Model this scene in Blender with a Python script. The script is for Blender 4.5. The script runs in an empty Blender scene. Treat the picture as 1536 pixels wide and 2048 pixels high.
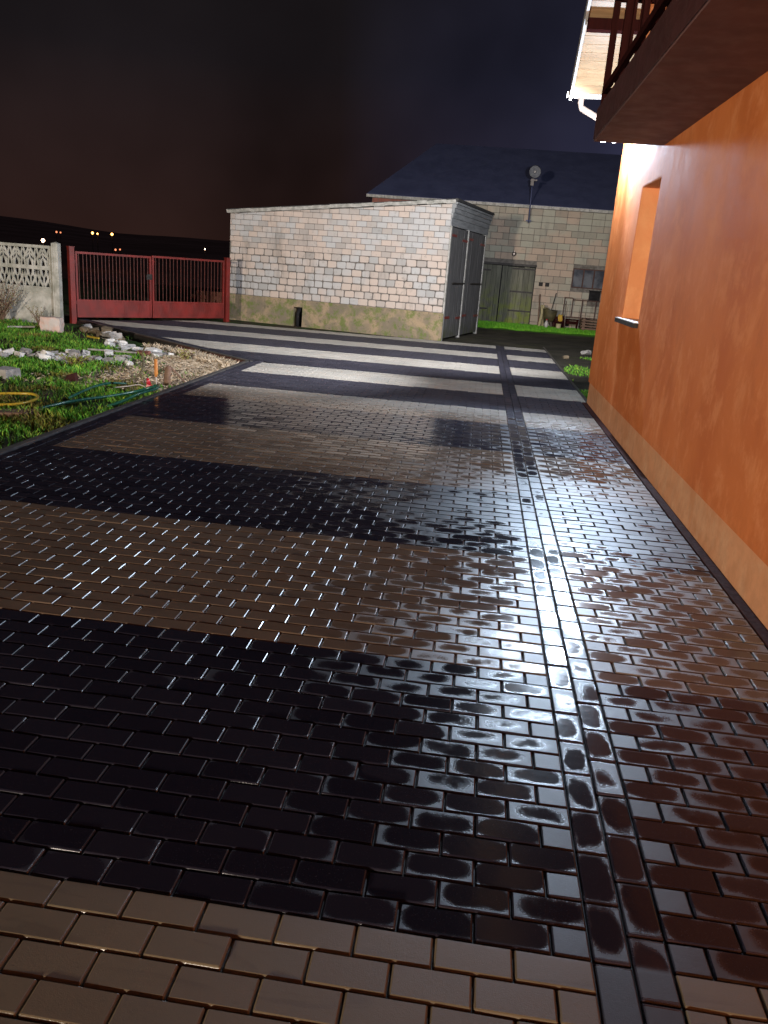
import bpy, math, random
from mathutils import Vector, noise
R = math.radians
random.seed(7)
sc = bpy.context.scene
col = sc.collection

# ------------------------------------------------------------------ mesh helpers
class MB:
    def __init__(s):
        s.v = []; s.f = []; s.m = []; s.c = []; s.uv = []; s.sm = []
    def face(s, pts, m=0, c=(.5, .5, .5, 1), uv=None, smooth=False):
        i = len(s.v); s.v.extend([tuple(p) for p in pts]); s.f.append(tuple(range(i, i + len(pts))))
        s.m.append(m); s.c.append(c); s.uv.append(uv); s.sm.append(smooth)
    def faces(s, verts, faces, m=0, c=(.5, .5, .5, 1), uvs=None, smooth=None):
        i = len(s.v); s.v.extend([tuple(p) for p in verts])
        for k, f in enumerate(faces):
            s.f.append(tuple(i + j for j in f)); s.m.append(m); s.c.append(c)
            s.uv.append([uvs[j] for j in f] if uvs else None)
            s.sm.append(smooth[k] if smooth is not None and not isinstance(smooth, bool) else bool(smooth))
    def box(s, a, b, m=0, c=(.5, .5, .5, 1), fr=None):
        x0, y0, z0 = a; x1, y1, z1 = b
        V = [(x0,y0,z0),(x1,y0,z0),(x1,y1,z0),(x0,y1,z0),(x0,y0,z1),(x1,y0,z1),(x1,y1,z1),(x0,y1,z1)]
        if fr: V = [fr(*p) for p in V]
        s.faces(V, [(0,3,2,1),(4,5,6,7),(0,1,5,4),(1,2,6,5),(2,3,7,6),(3,0,4,7)], m, c)
    def hexa(s, V, m=0, c=(.5, .5, .5, 1)):
        s.faces(V, [(0,3,2,1),(4,5,6,7),(0,1,5,4),(1,2,6,5),(2,3,7,6),(3,0,4,7)], m, c)
    def tube(s, pts, r, n=8, m=0, c=(.5, .5, .5, 1), cap=True):
        pts = [Vector(p) for p in pts]; k = len(pts)
        rs = r if isinstance(r, (list, tuple)) else [r] * k
        V = []; F = []
        up = None
        for i, p in enumerate(pts):
            t = (pts[min(i + 1, k - 1)] - pts[max(i - 1, 0)]).normalized()
            if up is None: up = Vector((0, 0, 1)) if abs(t.z) < .9 else Vector((1, 0, 0))
            a = t.cross(up).normalized(); b = a.cross(t).normalized(); up = b
            for j in range(n):
                an = 2 * math.pi * j / n
                V.append(p + (a * math.cos(an) + b * math.sin(an)) * rs[i])
        for i in range(k - 1):
            for j in range(n):
                F.append((i*n + j, i*n + (j+1) % n, (i+1)*n + (j+1) % n, (i+1)*n + j))
        sm = [True] * len(F)
        if cap:
            F.append(tuple(range(n - 1, -1, -1))); F.append(tuple((k-1)*n + j for j in range(n))); sm += [False, False]
        s.faces(V, F, m, c, None, sm)
    def bar(s, p, q, w, d, m=0, c=(.5, .5, .5, 1), up=(0, 0, 1)):
        p = Vector(p); q = Vector(q); t = (q - p).normalized(); up = Vector(up)
        a = t.cross(up)
        if a.length < 1e-4: a = t.cross(Vector((1, 0, 0)))
        a.normalize(); b = a.cross(t).normalized()
        V = []
        for e in (p, q):
            for (i, j) in ((-1,-1),(1,-1),(1,1),(-1,1)):
                V.append(e + a * i * w / 2 + b * j * d / 2)
        s.faces(V, [(0,3,2,1),(4,5,6,7),(0,1,5,4),(1,2,6,5),(2,3,7,6),(3,0,4,7)], m, c)
    def build(s, name, mats, parent=None, tagd=None):
        me = bpy.data.meshes.new(name)
        me.from_pydata(s.v, [], s.f)
        if not isinstance(mats, (list, tuple)): mats = [mats]
        for m in mats: me.materials.append(m)
        me.polygons.foreach_set('material_index', s.m)
        me.polygons.foreach_set('use_smooth', s.sm)
        ca = me.color_attributes.new('Col', 'FLOAT_COLOR', 'CORNER')
        buf = []
        for f, c in zip(s.f, s.c): buf += list(c) * len(f)
        ca.data.foreach_set('color', buf)
        if any(u is not None for u in s.uv):
            ul = me.uv_layers.new(name='UVMap'); b = []
            for f, u in zip(s.f, s.uv):
                if u is None: b += [.5, .5] * len(f)
                else:
                    for q in u: b += [q[0], q[1]]
            ul.data.foreach_set('uv', b)
        me.update(); me.validate()
        o = bpy.data.objects.new(name, me); col.objects.link(o)
        if parent: o.parent = parent
        if tagd: tag(o, *tagd)
        return o

def tag(o, label=None, cat=None, group=None, kind=None):
    if label: o['label'] = label
    if cat: o['category'] = cat
    if group: o['group'] = group
    if kind: o['kind'] = kind
    return o
def empty(name, loc, label, cat, group=None, rz=0):
    o = bpy.data.objects.new(name, None); col.objects.link(o); o.location = loc; o.rotation_euler = (0, 0, rz)
    o.empty_display_size = .2
    return tag(o, label, cat, group)
def keep(o, parent):
    """the mesh is in world coordinates: keep it there under its parent"""
    l = parent.location; rz = parent.rotation_euler.z
    co, si = math.cos(-rz), math.sin(-rz)
    for v in o.data.vertices:
        x, y, z = v.co.x - l.x, v.co.y - l.y, v.co.z - l.z
        v.co = (x*co - y*si, x*si + y*co, z)
    o.parent = parent
    return o

def clip(poly, nx, ny, d):
    """keep nx*x+ny*y>=d"""
    out = []
    for i in range(len(poly)):
        p, q = poly[i], poly[(i + 1) % len(poly)]
        a, b = nx*p[0] + ny*p[1] - d, nx*q[0] + ny*q[1] - d
        if a >= 0: out.append(p)
        if (a >= 0) != (b >= 0):
            t = a / (a - b); out.append((p[0] + t*(q[0]-p[0]), p[1] + t*(q[1]-p[1])))
    return out
def area(p):
    return sum(p[i][0]*p[(i+1) % len(p)][1] - p[(i+1) % len(p)][0]*p[i][1] for i in range(len(p))) / 2
def clean(p):
    o = []
    for q in p:
        if not o or math.hypot(q[0]-o[-1][0], q[1]-o[-1][1]) > 1e-3: o.append(q)
    if len(o) > 1 and math.hypot(o[0][0]-o[-1][0], o[0][1]-o[-1][1]) < 1e-3: o.pop()
    return o
def cham(p, r):
    o = []
    n = len(p)
    for i in range(n):
        a, b, c = p[i-1], p[i], p[(i+1) % n]
        l1 = math.hypot(a[0]-b[0], a[1]-b[1]); l2 = math.hypot(c[0]-b[0], c[1]-b[1])
        r1 = min(r, l1*.3); r2 = min(r, l2*.3)
        o.append((b[0] + (a[0]-b[0])/l1*r1, b[1] + (a[1]-b[1])/l1*r1))
        o.append((b[0] + (c[0]-b[0])/l2*r2, b[1] + (c[1]-b[1])/l2*r2))
    return o
def inset(p, d):
    n = len(p); L = []
    for i in range(n):
        a, b = p[i], p[(i+1) % n]
        l = math.hypot(b[0]-a[0], b[1]-a[1]) or 1e-6
        nx, ny = -(b[1]-a[1])/l, (b[0]-a[0])/l
        L.append((nx, ny, nx*a[0] + ny*a[1] + d))
    o = []
    for i in range(n):
        n1, n2 = L[i-1], L[i]
        det = n1[0]*n2[1] - n1[1]*n2[0]
        if abs(det) < 1e-6: o.append((p[i][0] + n2[0]*d, p[i][1] + n2[1]*d)); continue
        o.append(((n1[2]*n2[1] - n2[2]*n1[1])/det, (n1[0]*n2[2] - n2[0]*n1[2])/det))
    return o
def block(mb, poly, fr, top, depth, bev, r, m, c, bb=None, warp=None):
    """one paver or building block: chamfered prism over a convex polygon, fr(u,v,w) to 3D"""
    poly = clean(poly)
    if len(poly) < 3 or abs(area(poly)) < 3e-4: return
    if area(poly) < 0: poly = poly[::-1]
    if warp: poly = [warp(*p) for p in poly]
    p0 = cham(poly, r); n = len(p0)
    p1 = inset(p0, bev*.22); p15 = inset(p0, bev*.55); p2 = inset(p0, bev)
    u0 = min(p[0] for p in poly) if bb is None else bb[0]; u1 = max(p[0] for p in poly) if bb is None else bb[1]
    v0 = min(p[1] for p in poly) if bb is None else bb[2]; v1 = max(p[1] for p in poly) if bb is None else bb[3]
    V = []; UV = []
    for ring, w in ((p0, top - depth), (p0, top - bev), (p1, top - bev*.62), (p15, top - bev*.27), (p2, top)):
        for q in ring:
            V.append(fr(q[0], q[1], w)); UV.append(((q[0]-u0)/(u1-u0), (q[1]-v0)/(v1-v0)))
    F = []; S = []
    for k in range(4):
        for i in range(n):
            F.append((k*n+i, k*n+(i+1) % n, (k+1)*n+(i+1) % n, (k+1)*n+i)); S.append(False)
    F.append(tuple(4*n+i for i in range(n))); S.append(False)
    mb.faces(V, F, m, c, UV, S)

# ------------------------------------------------------------------ materials
class N:
    def __init__(s, name):
        s.mat = bpy.data.materials.new(name); s.mat.use_nodes = True; s.t = s.mat.node_tree
        s.b = s.t.nodes['Principled BSDF']; s.out = s.t.nodes['Material Output']
    def n(s, ty, ins=None, **kw):
        x = s.t.nodes.new(ty)
        for k, v in kw.items(): setattr(x, k, v)
        for k, v in (ins or {}).items(): s.set(x.inputs[k], v)
        return x
    def set(s, sock, v):
        if isinstance(v, bpy.types.NodeSocket): s.t.links.new(v, sock)
        elif isinstance(v, bpy.types.Node): s.t.links.new(v.outputs[0], sock)
        else: sock.default_value = v
    def p(s, **kw):
        for k, v in kw.items(): s.set(s.b.inputs[k.replace('_', ' ')], v)
    def coord(s, sc=(1, 1, 1)):
        t = s.n('ShaderNodeTexCoord'); m = s.n('ShaderNodeMapping', {'Vector': t.outputs['Object'], 'Scale': sc}); return m.outputs[0]
    def noise(s, vec, scale, detail=4, rough=.55, dist=0):
        return s.n('ShaderNodeTexNoise', {'Vector': vec, 'Scale': scale, 'Detail': detail, 'Roughness': rough, 'Distortion': dist}).outputs[0]
    def ramp(s, fac, stops):
        x = s.n('ShaderNodeValToRGB', {'Fac': fac}); e = x.color_ramp.elements
        while len(e) < len(stops): e.new(.5)
        for q, (pp, c) in zip(e, stops): q.position = pp; q.color = c if len(c) == 4 else (*c, 1)
        return x.outputs[0]
    def mix(s, f, a, b, mode='MIX'):
        x = s.n('ShaderNodeMix', data_type='RGBA', blend_type=mode)
        s.set(x.inputs[0], f); s.set(x.inputs[6], a if not isinstance(a, tuple) else (*a[:3], 1)); s.set(x.inputs[7], b if not isinstance(b, tuple) else (*b[:3], 1))
        return x.outputs[2]
    def math(s, op, a, b=0., c=None, clamp=False):
        x = s.n('ShaderNodeMath', operation=op, use_clamp=clamp); s.set(x.inputs[0], a); s.set(x.inputs[1], b)
        if c is not None: s.set(x.inputs[2], c)
        return x.outputs[0]
    def rng(s, v, a, b, c=0., d=1., smooth=True):
        x = s.n('ShaderNodeMapRange', {'Value': v, 'From Min': a, 'From Max': b, 'To Min': c, 'To Max': d})
        if smooth: x.interpolation_type = 'SMOOTHSTEP'
        return x.outputs[0]
    def bump(s, h, strength=.3, dist=.01):
        s.set(s.b.inputs['Normal'], s.n('ShaderNodeBump', {'Height': h, 'Strength': strength, 'Distance': dist}).outputs[0])

def simple(name, c1, c2=None, rough=.6, scale=6, metal=0, bump=.15, bscale=40, bd=.004, stretch=(1, 1, 1), spec=.5):
    k = N(name); v = k.coord(stretch)
    if c2 is None: c2 = tuple(x*.7 for x in c1)
    f = k.noise(v, scale, 5, .6)
    k.p(Base_Color=k.mix(k.rng(f, .35, .65), c1, c2), Roughness=k.rng(k.noise(v, scale*2.3), .3, .7, rough*.85, min(1, rough*1.15)), Metallic=metal, Specular_IOR_Level=spec)
    if bump: k.bump(k.noise(v, bscale, 4), bump, bd)
    return k.mat

def mat_pavers():
    k = N('wet_concrete_pavers'); v = k.coord()
    a = k.n('ShaderNodeVertexColor', layer_name='Col'); s = k.n('ShaderNodeSeparateColor', {'Color': a.outputs[0]})
    r1, r2, dark = s.outputs[0], s.outputs[1], s.outputs[2]
    uv = k.n('ShaderNodeUVMap', uv_map='UVMap'); sx = k.n('ShaderNodeSeparateXYZ', {'Vector': uv.outputs[0]})
    us = k.math('MULTIPLY_ADD', sx.outputs[0], 2., -1.); vs_ = k.math('MULTIPLY_ADD', sx.outputs[1], 2., -1.)
    bevel = k.math('MAXIMUM', k.rng(k.math('ABSOLUTE', us), .935, .955), k.rng(k.math('ABSOLUTE', vs_), .87, .90))
    uu = k.math('ABSOLUTE', k.math('ADD', us, k.math('MULTIPLY_ADD', r1, .36, -.18))); vv = k.math('ABSOLUTE', k.math('ADD', vs_, k.math('MULTIPLY_ADD', k.math('FRACT', k.math('MULTIPLY', r1, 9.7)), .3, -.15)))
    d = k.math('ADD', k.math('POWER', uu, 3.2), k.math('POWER', vv, 2.6))
    # large wet / dry map: everything nearer than the dry far rows is wet, in patches
    ob = k.n('ShaderNodeSeparateXYZ', {'Vector': v})
    far = k.rng(ob.outputs[1], 7.3, 9.0)
    wetall = k.math('SUBTRACT', 1.0, far)
    n0 = k.noise(v, .55, 3, .5); n1 = k.noise(v, 1.6, 3, .5); nf = k.noise(v, 26, 4, .6); ng = k.noise(v, 220, 3, .6)
    # size of the puddled centre of each stone
    r3 = k.math('FRACT', k.math('MULTIPLY', r2, 17.3))
    size = k.math('ADD', k.math('MULTIPLY_ADD', r3, .75, .02), k.math('MULTIPLY_ADD', n0, 2.6, -1.12))
    size = k.math('ADD', size, k.math('MULTIPLY_ADD', k.noise(v, 9, 2, .5), 1.9, -.95))
    # a strip of merely damp, matt stones crosses the yard
    dmp = k.math('MULTIPLY', k.math('MULTIPLY', k.rng(ob.outputs[1], 3.0, 3.7), k.rng(ob.outputs[1], 5.4, 4.9)), k.rng(ob.outputs[0], -1.6, -.4))
    size = k.math('SUBTRACT', size, k.math('MULTIPLY', dmp, .75))
    pool = k.math('MULTIPLY', k.rng(ob.outputs[1], 5.3, 5.8), k.rng(ob.outputs[1], 7.2, 6.7))
    size = k.math('ADD', size, k.math('MULTIPLY', pool, k.math('MULTIPLY_ADD', n1, 1.6, -.7)))
    size = k.math('ADD', size, k.math('MULTIPLY_ADD', ng, .8, -.4))
    size = k.math('ADD', size, k.math('MULTIPLY', k.rng(k.math('ADD', ob.outputs[0], k.math('MULTIPLY_ADD', n1, 5., -2.5)), -.3, -2.6), 1.3))
    size = k.math('ADD', size, k.math('MULTIPLY', k.rng(ob.outputs[1], .3, 1.3, 1., 0.), .55))
    size = k.math('SUBTRACT', size, k.math('MULTIPLY', k.rng(ob.outputs[0], .2, .5), .22))
    e = k.math('SUBTRACT', size, d)
    pud = k.rng(e, -.55, .38)
    pud = k.math('MULTIPLY', pud, k.rng(ob.outputs[1], -.02, .02))
    pud = k.math('MULTIPLY', pud, wetall)
    # half stones stay dry (r2 > .95 flag)
    pud = k.math('MULTIPLY', pud, k.rng(r2, .93, .95, 1., 0.))
    light = k.mix(k.rng(n1, .3, .7), (.43, .41, .365), (.33, .32, .29))
    light = k.mix(k.math('MULTIPLY', k.rng(r1, .82, .95), .35), light, (.22, .19, .15))
    light = k.mix(k.math('MULTIPLY', r1, .35), light, (.50, .44, .36))
    streak = k.noise(k.coord((1.3, 9, 1)), 1.3, 4, .6, 1.2)
    light = k.mix(k.rng(streak, .56, .66, 0., .3), light, (.18, .15, .12))
    darkc = k.mix(r1, (.022, .021, .034), (.040, .039, .056))
    base = k.mix(dark, light, darkc)
    base = k.mix(k.rng(ng, .62, .75, 0., .35), base, (.3, .3, .3))
    # wet stone is darker and warmer
    damp = k.math('MULTIPLY_ADD', wetall, .25, k.math('MULTIPLY', pud, .10))
    base = k.mix(damp, base, k.mix(.6, base, (.008, .006, .007)))
    wetdark = k.mix(1.0, base, k.mix(dark, k.mix(k.rng(ob.outputs[1], -.02, .02), (.40, .32, .225), (.40, .30, .245)), (.55, .50, .55)), 'MULTIPLY')
    base = k.mix(wetall, base, wetdark)
    rough_edge = k.math('ADD', k.math('MULTIPLY_ADD', n1, .16, .34), k.rng(ob.outputs[1], -.02, .02, .15, 0.))
    rough_dry = k.math('MULTIPLY_ADD', r1, .1, .62)
    rough = k.n('ShaderNodeMix', {0: far, 2: rough_edge, 3: rough_dry}).outputs[0]
    rough = k.n('ShaderNodeMix', {0: pud, 2: rough, 3: .13}).outputs[0]
    rough = k.n('ShaderNodeMix', {0: k.math('MULTIPLY', bevel, wetall), 2: rough, 3: .25}).outputs[0]
    k.p(Base_Color=base, Roughness=rough, Specular_IOR_Level=k.n('ShaderNodeMix', {0: pud, 2: k.n('ShaderNodeMix', {0: wetall, 2: .4, 3: .85}).outputs[0], 3: .34}).outputs[0])
    g = k.n('ShaderNodeMix', {0: pud, 2: 1.0, 3: .06}).outputs[0]
    h = k.math('MULTIPLY', k.math('ADD', k.noise(v, 330, 3, .65), k.math('MULTIPLY', k.noise(v, 90, 3), .6)), g)
    h = k.math('ADD', h, k.math('MULTIPLY', k.noise(v, 14, 2), .8))
    k.bump(h, .30, .0022)
    return k.mat

def mat_blocks(name, A, B, G, moss=True):
    k = N(name); v = k.coord()
    a = k.n('ShaderNodeVertexColor', layer_name='Col'); s = k.n('ShaderNodeSeparateColor', {'Color': a.outputs[0]})
    big = k.noise(v, .8, 3, .5)
    t = k.math('ADD', k.math('MULTIPLY', s.outputs[0], .26), big)
    c = k.mix(k.rng(t, .52, .74), A, B)
    c = k.mix(k.rng(s.outputs[1], .55, 1., 0., .6), c, G)
    c = k.mix(k.rng(k.noise(k.coord((1.5, 1.5, .35)), 1.6, 5, .65), .52, .74, 0., .55), c, (.16, .155, .14))
    c = k.mix(k.rng(k.noise(v, 7, 6, .75), .54, .72, 0., .6), c, (.20, .19, .165))
    k.p(Base_Color=c, Roughness=.85)
    k.bump(k.math('ADD', k.noise(v, 60, 5, .7), k.noise(v, 12, 3)), .5, .006)
    return k.mat

def mat_stucco(name, a, b, c):
    k = N(name); v = k.coord((1, 1, .8))
    w_ = k.coord(); n0 = k.noise(v, 1.1, 4, .55, .4); n1 = k.noise(v, 3.2, 6, .7, .2)
    cc = k.mix(k.rng(n0, .35, .65), a, b); cc = k.mix(k.rng(n1, .46, .66, 0., .7), cc, c); cc = k.mix(k.rng(k.noise(v, 1.4, 7, .72, .3), .5, .66, 0., .3), cc, tuple(x*.75 for x in b))
    n2 = k.noise(k.coord((1, 1.6, .7)), 2.2, 6, .7, .2)
    cc = k.mix(k.rng(n2, .55, .75, 0., .22), cc, tuple(x*.7 for x in a))
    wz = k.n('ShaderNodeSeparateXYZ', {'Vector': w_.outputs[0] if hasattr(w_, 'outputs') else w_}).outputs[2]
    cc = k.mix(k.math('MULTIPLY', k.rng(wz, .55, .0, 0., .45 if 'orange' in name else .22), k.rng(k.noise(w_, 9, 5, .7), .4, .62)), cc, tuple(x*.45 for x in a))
    k.p(Base_Color=cc, Roughness=k.rng(n1, .3, .7, .8, .95), Specular_IOR_Level=.06)
    w = k.coord()
    k.bump(k.math('ADD', k.math('MULTIPLY', k.noise(w, 150, 4, .75), 1.3), k.math('MULTIPLY', k.noise(w, 14, 4, .6), .7)), .42, .005)
    return k.mat

def mat_ground():
    k = N('ground_soil_grass'); v = k.coord(); p = k.n('ShaderNodeSeparateXYZ', {'Vector': v}); X, Y = p.outputs[0], p.outputs[1]
    n = k.noise(v, 1.4, 5, .6); n2 = k.noise(v, 9, 5, .7)
    soil = k.mix(k.rng(n2, .35, .65), (.085, .062, .045), (.035, .027, .020))
    green = k.mix(k.rng(n2, .35, .65), (.035, .075, .014), (.018, .045, .010))
    lawn = k.mix(k.rng(n, .42, .6), green, soil)
    mud = k.mix(k.rng(n, .35, .65), (.085, .075, .056), (.045, .042, .032))
    mud = k.mix(k.rng(k.noise(k.coord((.5, 1.6, 1)), 1.5, 4), .56, .66, 0., .6), mud, (.10, .11, .035))
    isyard = k.rng(X, -3.2, -3.0)
    c = k.mix(isyard, lawn, mud)
    bg = k.math('MULTIPLY', isyard, k.rng(Y, 23.9, 24.4)); c = k.mix(bg, c, (.10, .30, .02))
    # dry trampled straw near the kerb corner
    st = k.math('MULTIPLY', k.math('MULTIPLY', k.rng(X, -6.4, -5.2), k.rng(X, -3.2, -3.0, 1., 0.)), k.math('MULTIPLY', k.rng(Y, 7.4, 9.), k.rng(Y, 13., 12., 0., 1.)))
    c = k.mix(k.math('MULTIPLY', st, .85), c, k.mix(k.rng(n2, .3, .7), (.33, .25, .19), (.18, .135, .105)))
    fr = k.rng(k.math('ADD', k.math('ABSOLUTE', X), k.math('ABSOLUTE', Y)), 60, 110); c = k.mix(fr, c, (.012, .012, .010))
    k.p(Base_Color=c, Roughness=.9, Specular_IOR_Level=.2)
    k.bump(k.math('ADD', k.noise(v, 30, 5, .7), k.noise(v, 5, 4)), .8, .03)
    return k.mat

def mat_wood(name, a, b, moss=None, rough=.75, stretch=(9, 9, .6), mossz=1.0):
    k = N(name); v = k.coord(stretch)
    g = k.noise(v, 2.2, 6, .65, .5); c = k.mix(k.rng(g, .35, .65), a, b)
    at = k.n('ShaderNodeVertexColor', layer_name='Col'); s = k.n('ShaderNodeSeparateColor', {'Color': at.outputs[0]})
    c = k.mix(k.math('MULTIPLY', s.outputs[0], .45), c, tuple(x*.45 for x in a))
    if moss:
        w = k.coord(); z = k.n('ShaderNodeSeparateXYZ', {'Vector': w}).outputs[2]
        c = k.mix(k.math('MULTIPLY', k.rng(z, mossz, 0., 0., 1.), k.rng(k.noise(w, 4, 4), .35, .65)), c, moss)
    k.p(Base_Color=c, Roughness=rough); k.bump(g, .4, .004)
    return k.mat

def emit(name, c, s):
    k = N(name); k.p(Base_Color=(0, 0, 0, 1), Emission_Color=(*c, 1), Emission_Strength=s); return k.mat

M = {}
M['paver'] = mat_pavers()
M['bed'] = simple('joint_sand', (.020, .016, .014), (.009, .008, .007), .55, 20, bump=.5, bscale=120, bd=.003)
M['kerb'] = simple('kerb_concrete', (.085, .08, .075), (.045, .045, .045), .5, 9, bump=.3, bscale=90)
M['kerbface'] = simple('kerb_inner_face', (.085, .022, .015), (.05, .02, .014), .8, 7)
M['garage'] = mat_blocks('garage_blocks', (.53, .445, .385), (.46, .46, .455), (.30, .30, .29))
M['barn'] = mat_blocks('barn_blocks', (.46, .36, .28), (.38, .37, .30), (.26, .235, .19))
M['mortar'] = simple('mortar', (.20, .185, .165), (.11, .10, .088), .95, 8, bump=.5)
def mat_plinth():
    k = N('mossy_plinth'); v = k.coord(); n = k.noise(v, 1.7, 5, .62, .6); m = k.noise(v, 5, 6, .7)
    c = k.mix(k.rng(n, .36, .6), (.36, .27, .17), (.20, .17, .12)); c = k.mix(k.rng(m, .46, .62, 0., .85), c, (.13, .17, .04))
    c = k.mix(k.rng(k.noise(v, 11, 5, .75), .58, .7, 0., .7), c, (.06, .055, .045))
    k.p(Base_Color=c, Roughness=.9); k.bump(k.math('ADD', m, k.noise(v, 30, 5, .7)), .8, .02); return k.mat
M['plinth'] = mat_plinth()
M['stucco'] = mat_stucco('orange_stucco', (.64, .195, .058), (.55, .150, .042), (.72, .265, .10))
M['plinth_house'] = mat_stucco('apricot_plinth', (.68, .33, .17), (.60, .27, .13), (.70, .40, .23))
M['reveal'] = mat_stucco('lit_orange_render', (.80, .33, .14), (.74, .29, .12), (.82, .38, .17))  # wall render painted lighter, carrying the stronger light on the window reveal
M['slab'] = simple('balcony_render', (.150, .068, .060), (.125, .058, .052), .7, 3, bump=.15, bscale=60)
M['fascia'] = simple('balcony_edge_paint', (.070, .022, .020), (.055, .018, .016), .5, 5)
M['brown'] = mat_wood('dark_stained_wood', (.040, .011, .010), (.024, .008, .008), None, .85)
M['brown'].node_tree.nodes['Principled BSDF'].inputs['Specular IOR Level'].default_value = .0
M['plank'] = mat_wood('pine_planks', (.46, .31, .17), (.36, .23, .12), None, .45, (1.2, 12, 12))
M['white'] = simple('white_metal', (.50, .48, .46), (.40, .38, .37), .35, 8, bump=.05)
M['lamphead'] = simple('weathered_lamp_metal', (.15, .125, .115), (.09, .08, .075), .5, 8)
M['pipe'] = simple('downpipe_metal', (.26, .21, .18), (.20, .165, .145), .35, 8, metal=.3, bump=.05)
M['roof'] = simple('dark_blue_roofing', (.075, .088, .175), (.060, .071, .145), .55, 1.5, bump=.4, bscale=10, bd=.01)
M['rooft'] = simple('grey_roof_sheet', (.05, .05, .05), (.03, .03, .03), .8)
M['red'] = simple('red_gate_paint', (.185, .014, .010), (.115, .012, .009), .5, 3, bump=.15)
M['redrust'] = simple('rusty_gate_bars', (.115, .024, .016), (.06, .02, .014), .6, 14)
M['hinge'] = simple('red_strap_paint', (.24, .030, .024), (.14, .025, .02), .5, 12)
M['door'] = mat_wood('grey_weathered_boards', (.16, .157, .153), (.075, .075, .077), (.07, .08, .03), .8, mossz=.5)
M['bdoor'] = mat_wood('mossy_barn_boards', (.20, .20, .155), (.09, .095, .075), (.17, .21, .035), .85, mossz=1.7)
M['iron'] = simple('dark_iron', (.035, .030, .028), (.02, .018, .016), .6, 20, metal=.4)
M['rust'] = simple('rusted_steel', (.09, .040, .032), (.05, .026, .022), .8, 16)
M['fasboard'] = mat_wood('pale_grey_boards', (.33, .345, .35), (.21, .22, .225), None, .75, (1, 1, 8))
M['trim'] = simple('pale_trim', (.46, .45, .42), (.28, .28, .25), .8, 9)
M['conc'] = simple('fence_concrete', (.52, .515, .47), (.30, .305, .26), .9, 4, bump=.6, bscale=60, bd=.006)
M['brick'] = simple('red_brick', (.30, .115, .085), (.22, .085, .065), .9, 5, bump=.4)
M['glass'] = None
k = N('dusty_window_glass'); v = k.coord()
k.p(Base_Color=k.mix(k.rng(k.noise(v, 2.2, 4), .35, .65), (.045, .05, .065), (.15, .16, .18)), Roughness=.12, Specular_IOR_Level=.8); M['glass'] = k.mat
M['black'] = simple('black_rubber', (.055, .020, .018), (.035, .014, .013), .85, 20, spec=.1)
M['hole'] = simple('dark_opening', (.006, .006, .008), (.004, .004, .005), .9, 5, bump=0)
M['cream'] = mat_wood('pale_new_wood', (.52, .46, .26), (.38, .33, .18), None, .7)
M['oldwood'] = mat_wood('old_brown_boards', (.24, .15, .10), (.14, .085, .06), None, .8, (.8, 6, 6))
M['yellow'] = simple('yellow_cloth', (.65, .42, .05), (.45, .28, .04), .8)
M['olive'] = simple('olive_bucket', (.09, .075, .03), (.05, .045, .02), .6)
M['tealhose'] = simple('green_hose_rubber', (.020, .12, .085), (.012, .08, .06), .28, 9, bump=.05)
M['yhose'] = simple('yellow_hose_rubber', (.50, .37, .035), (.38, .27, .03), .35, 9, bump=.05)
M['stake'] = simple('orange_stake_paint', (.62, .26, .06), (.45, .17, .04), .6)
M['redp'] = simple('bright_red_plastic', (.55, .02, .045), (.4, .015, .03), .35)
M['stone'] = simple('rubble_concrete', (.36, .35, .34), (.19, .185, .18), .9, 6, bump=.8, bscale=30, bd=.01)
M['stonew'] = simple('rubble_pale', (.75, .76, .75), (.5, .49, .48), .9, 6, bump=.8, bscale=30, bd=.01)
M['stoneb'] = simple('rubble_earthy', (.20, .155, .10), (.12, .095, .06), .95, 6, bump=.8, bscale=30, bd=.01)
M['tufa'] = simple('pink_white_block', (.62, .43, .36), (.56, .52, .49), .9, 5, bump=.7, bscale=30, bd=.01)
M['ground'] = mat_ground()
def mat_leaf(name, rough=.6, tr=.25):
    k = N(name); a = k.n('ShaderNodeVertexColor', layer_name='Col'); k.p(Base_Color=a.outputs[0], Roughness=rough, Specular_IOR_Level=.3)
    return k.mat
M['leaf'] = mat_leaf('leaf_blades'); M['straw'] = mat_leaf('straw_blades', .8)
M['lampglass'] = emit('lit_lamp_glass', (.85, .93, 1.), 60)
M['farlamp'] = emit('sodium_lamp_globe', (1., .42, .10), 9)
M['farlampw'] = emit('white_lamp_globe', (1., .62, .38), 14)
M['farlampd'] = emit('dim_lamp_globe', (1., .30, .14), 1.6)
M['hill'] = simple('night_hills', (.6, .37, .25), (.4, .24, .16), 1, .01, bump=0, spec=0)

# ------------------------------------------------------------------ ground sheet and hills
def axis(lo, hi, step, outs):
    a = []; x = lo
    while x <= hi + 1e-6: a.append(x); x += step
    return [lo - o for o in reversed(outs)] + a + [hi + o for o in outs]
outs = [1, 2.5, 5, 9, 16, 30, 55, 100, 200, 400, 900, 2000, 4000]
def in_garden(x, y):
    if x > -4.2: 
        return False
    if y < 11.05: return x < -4.18
    return (x + 4.0) * 0.655 + (y - 11.09) * .756 < -.10 if x > -9.6 else y < 15.3
def gz(x, y):
    if in_garden(x, y):
        e = min(1., max(0., (-4.18 - x) / .5))
        return -.14 + .05 * noise.noise(Vector((x*.55, y*.55, 3))) + .02 * noise.noise(Vector((x*2, y*2, 1))) + (.04 if y > 13 else 0)
    if x > -4.5 and x < 1.1 and y < 18.1: return -.2
    if y < 18.1 and x < 1.1 and not in_garden(x, y): return -.2 if (x > -9.6 and y > 11) else -.12
    z = -.03
    if x > -3 and y > 23.5: z += .10 * min(1, (y - 23.5) / 1.5)
    return z
xs = axis(-14, 6, .2, outs); ys = axis(-4, 30, .2, outs)
V = []; F = []
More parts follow.
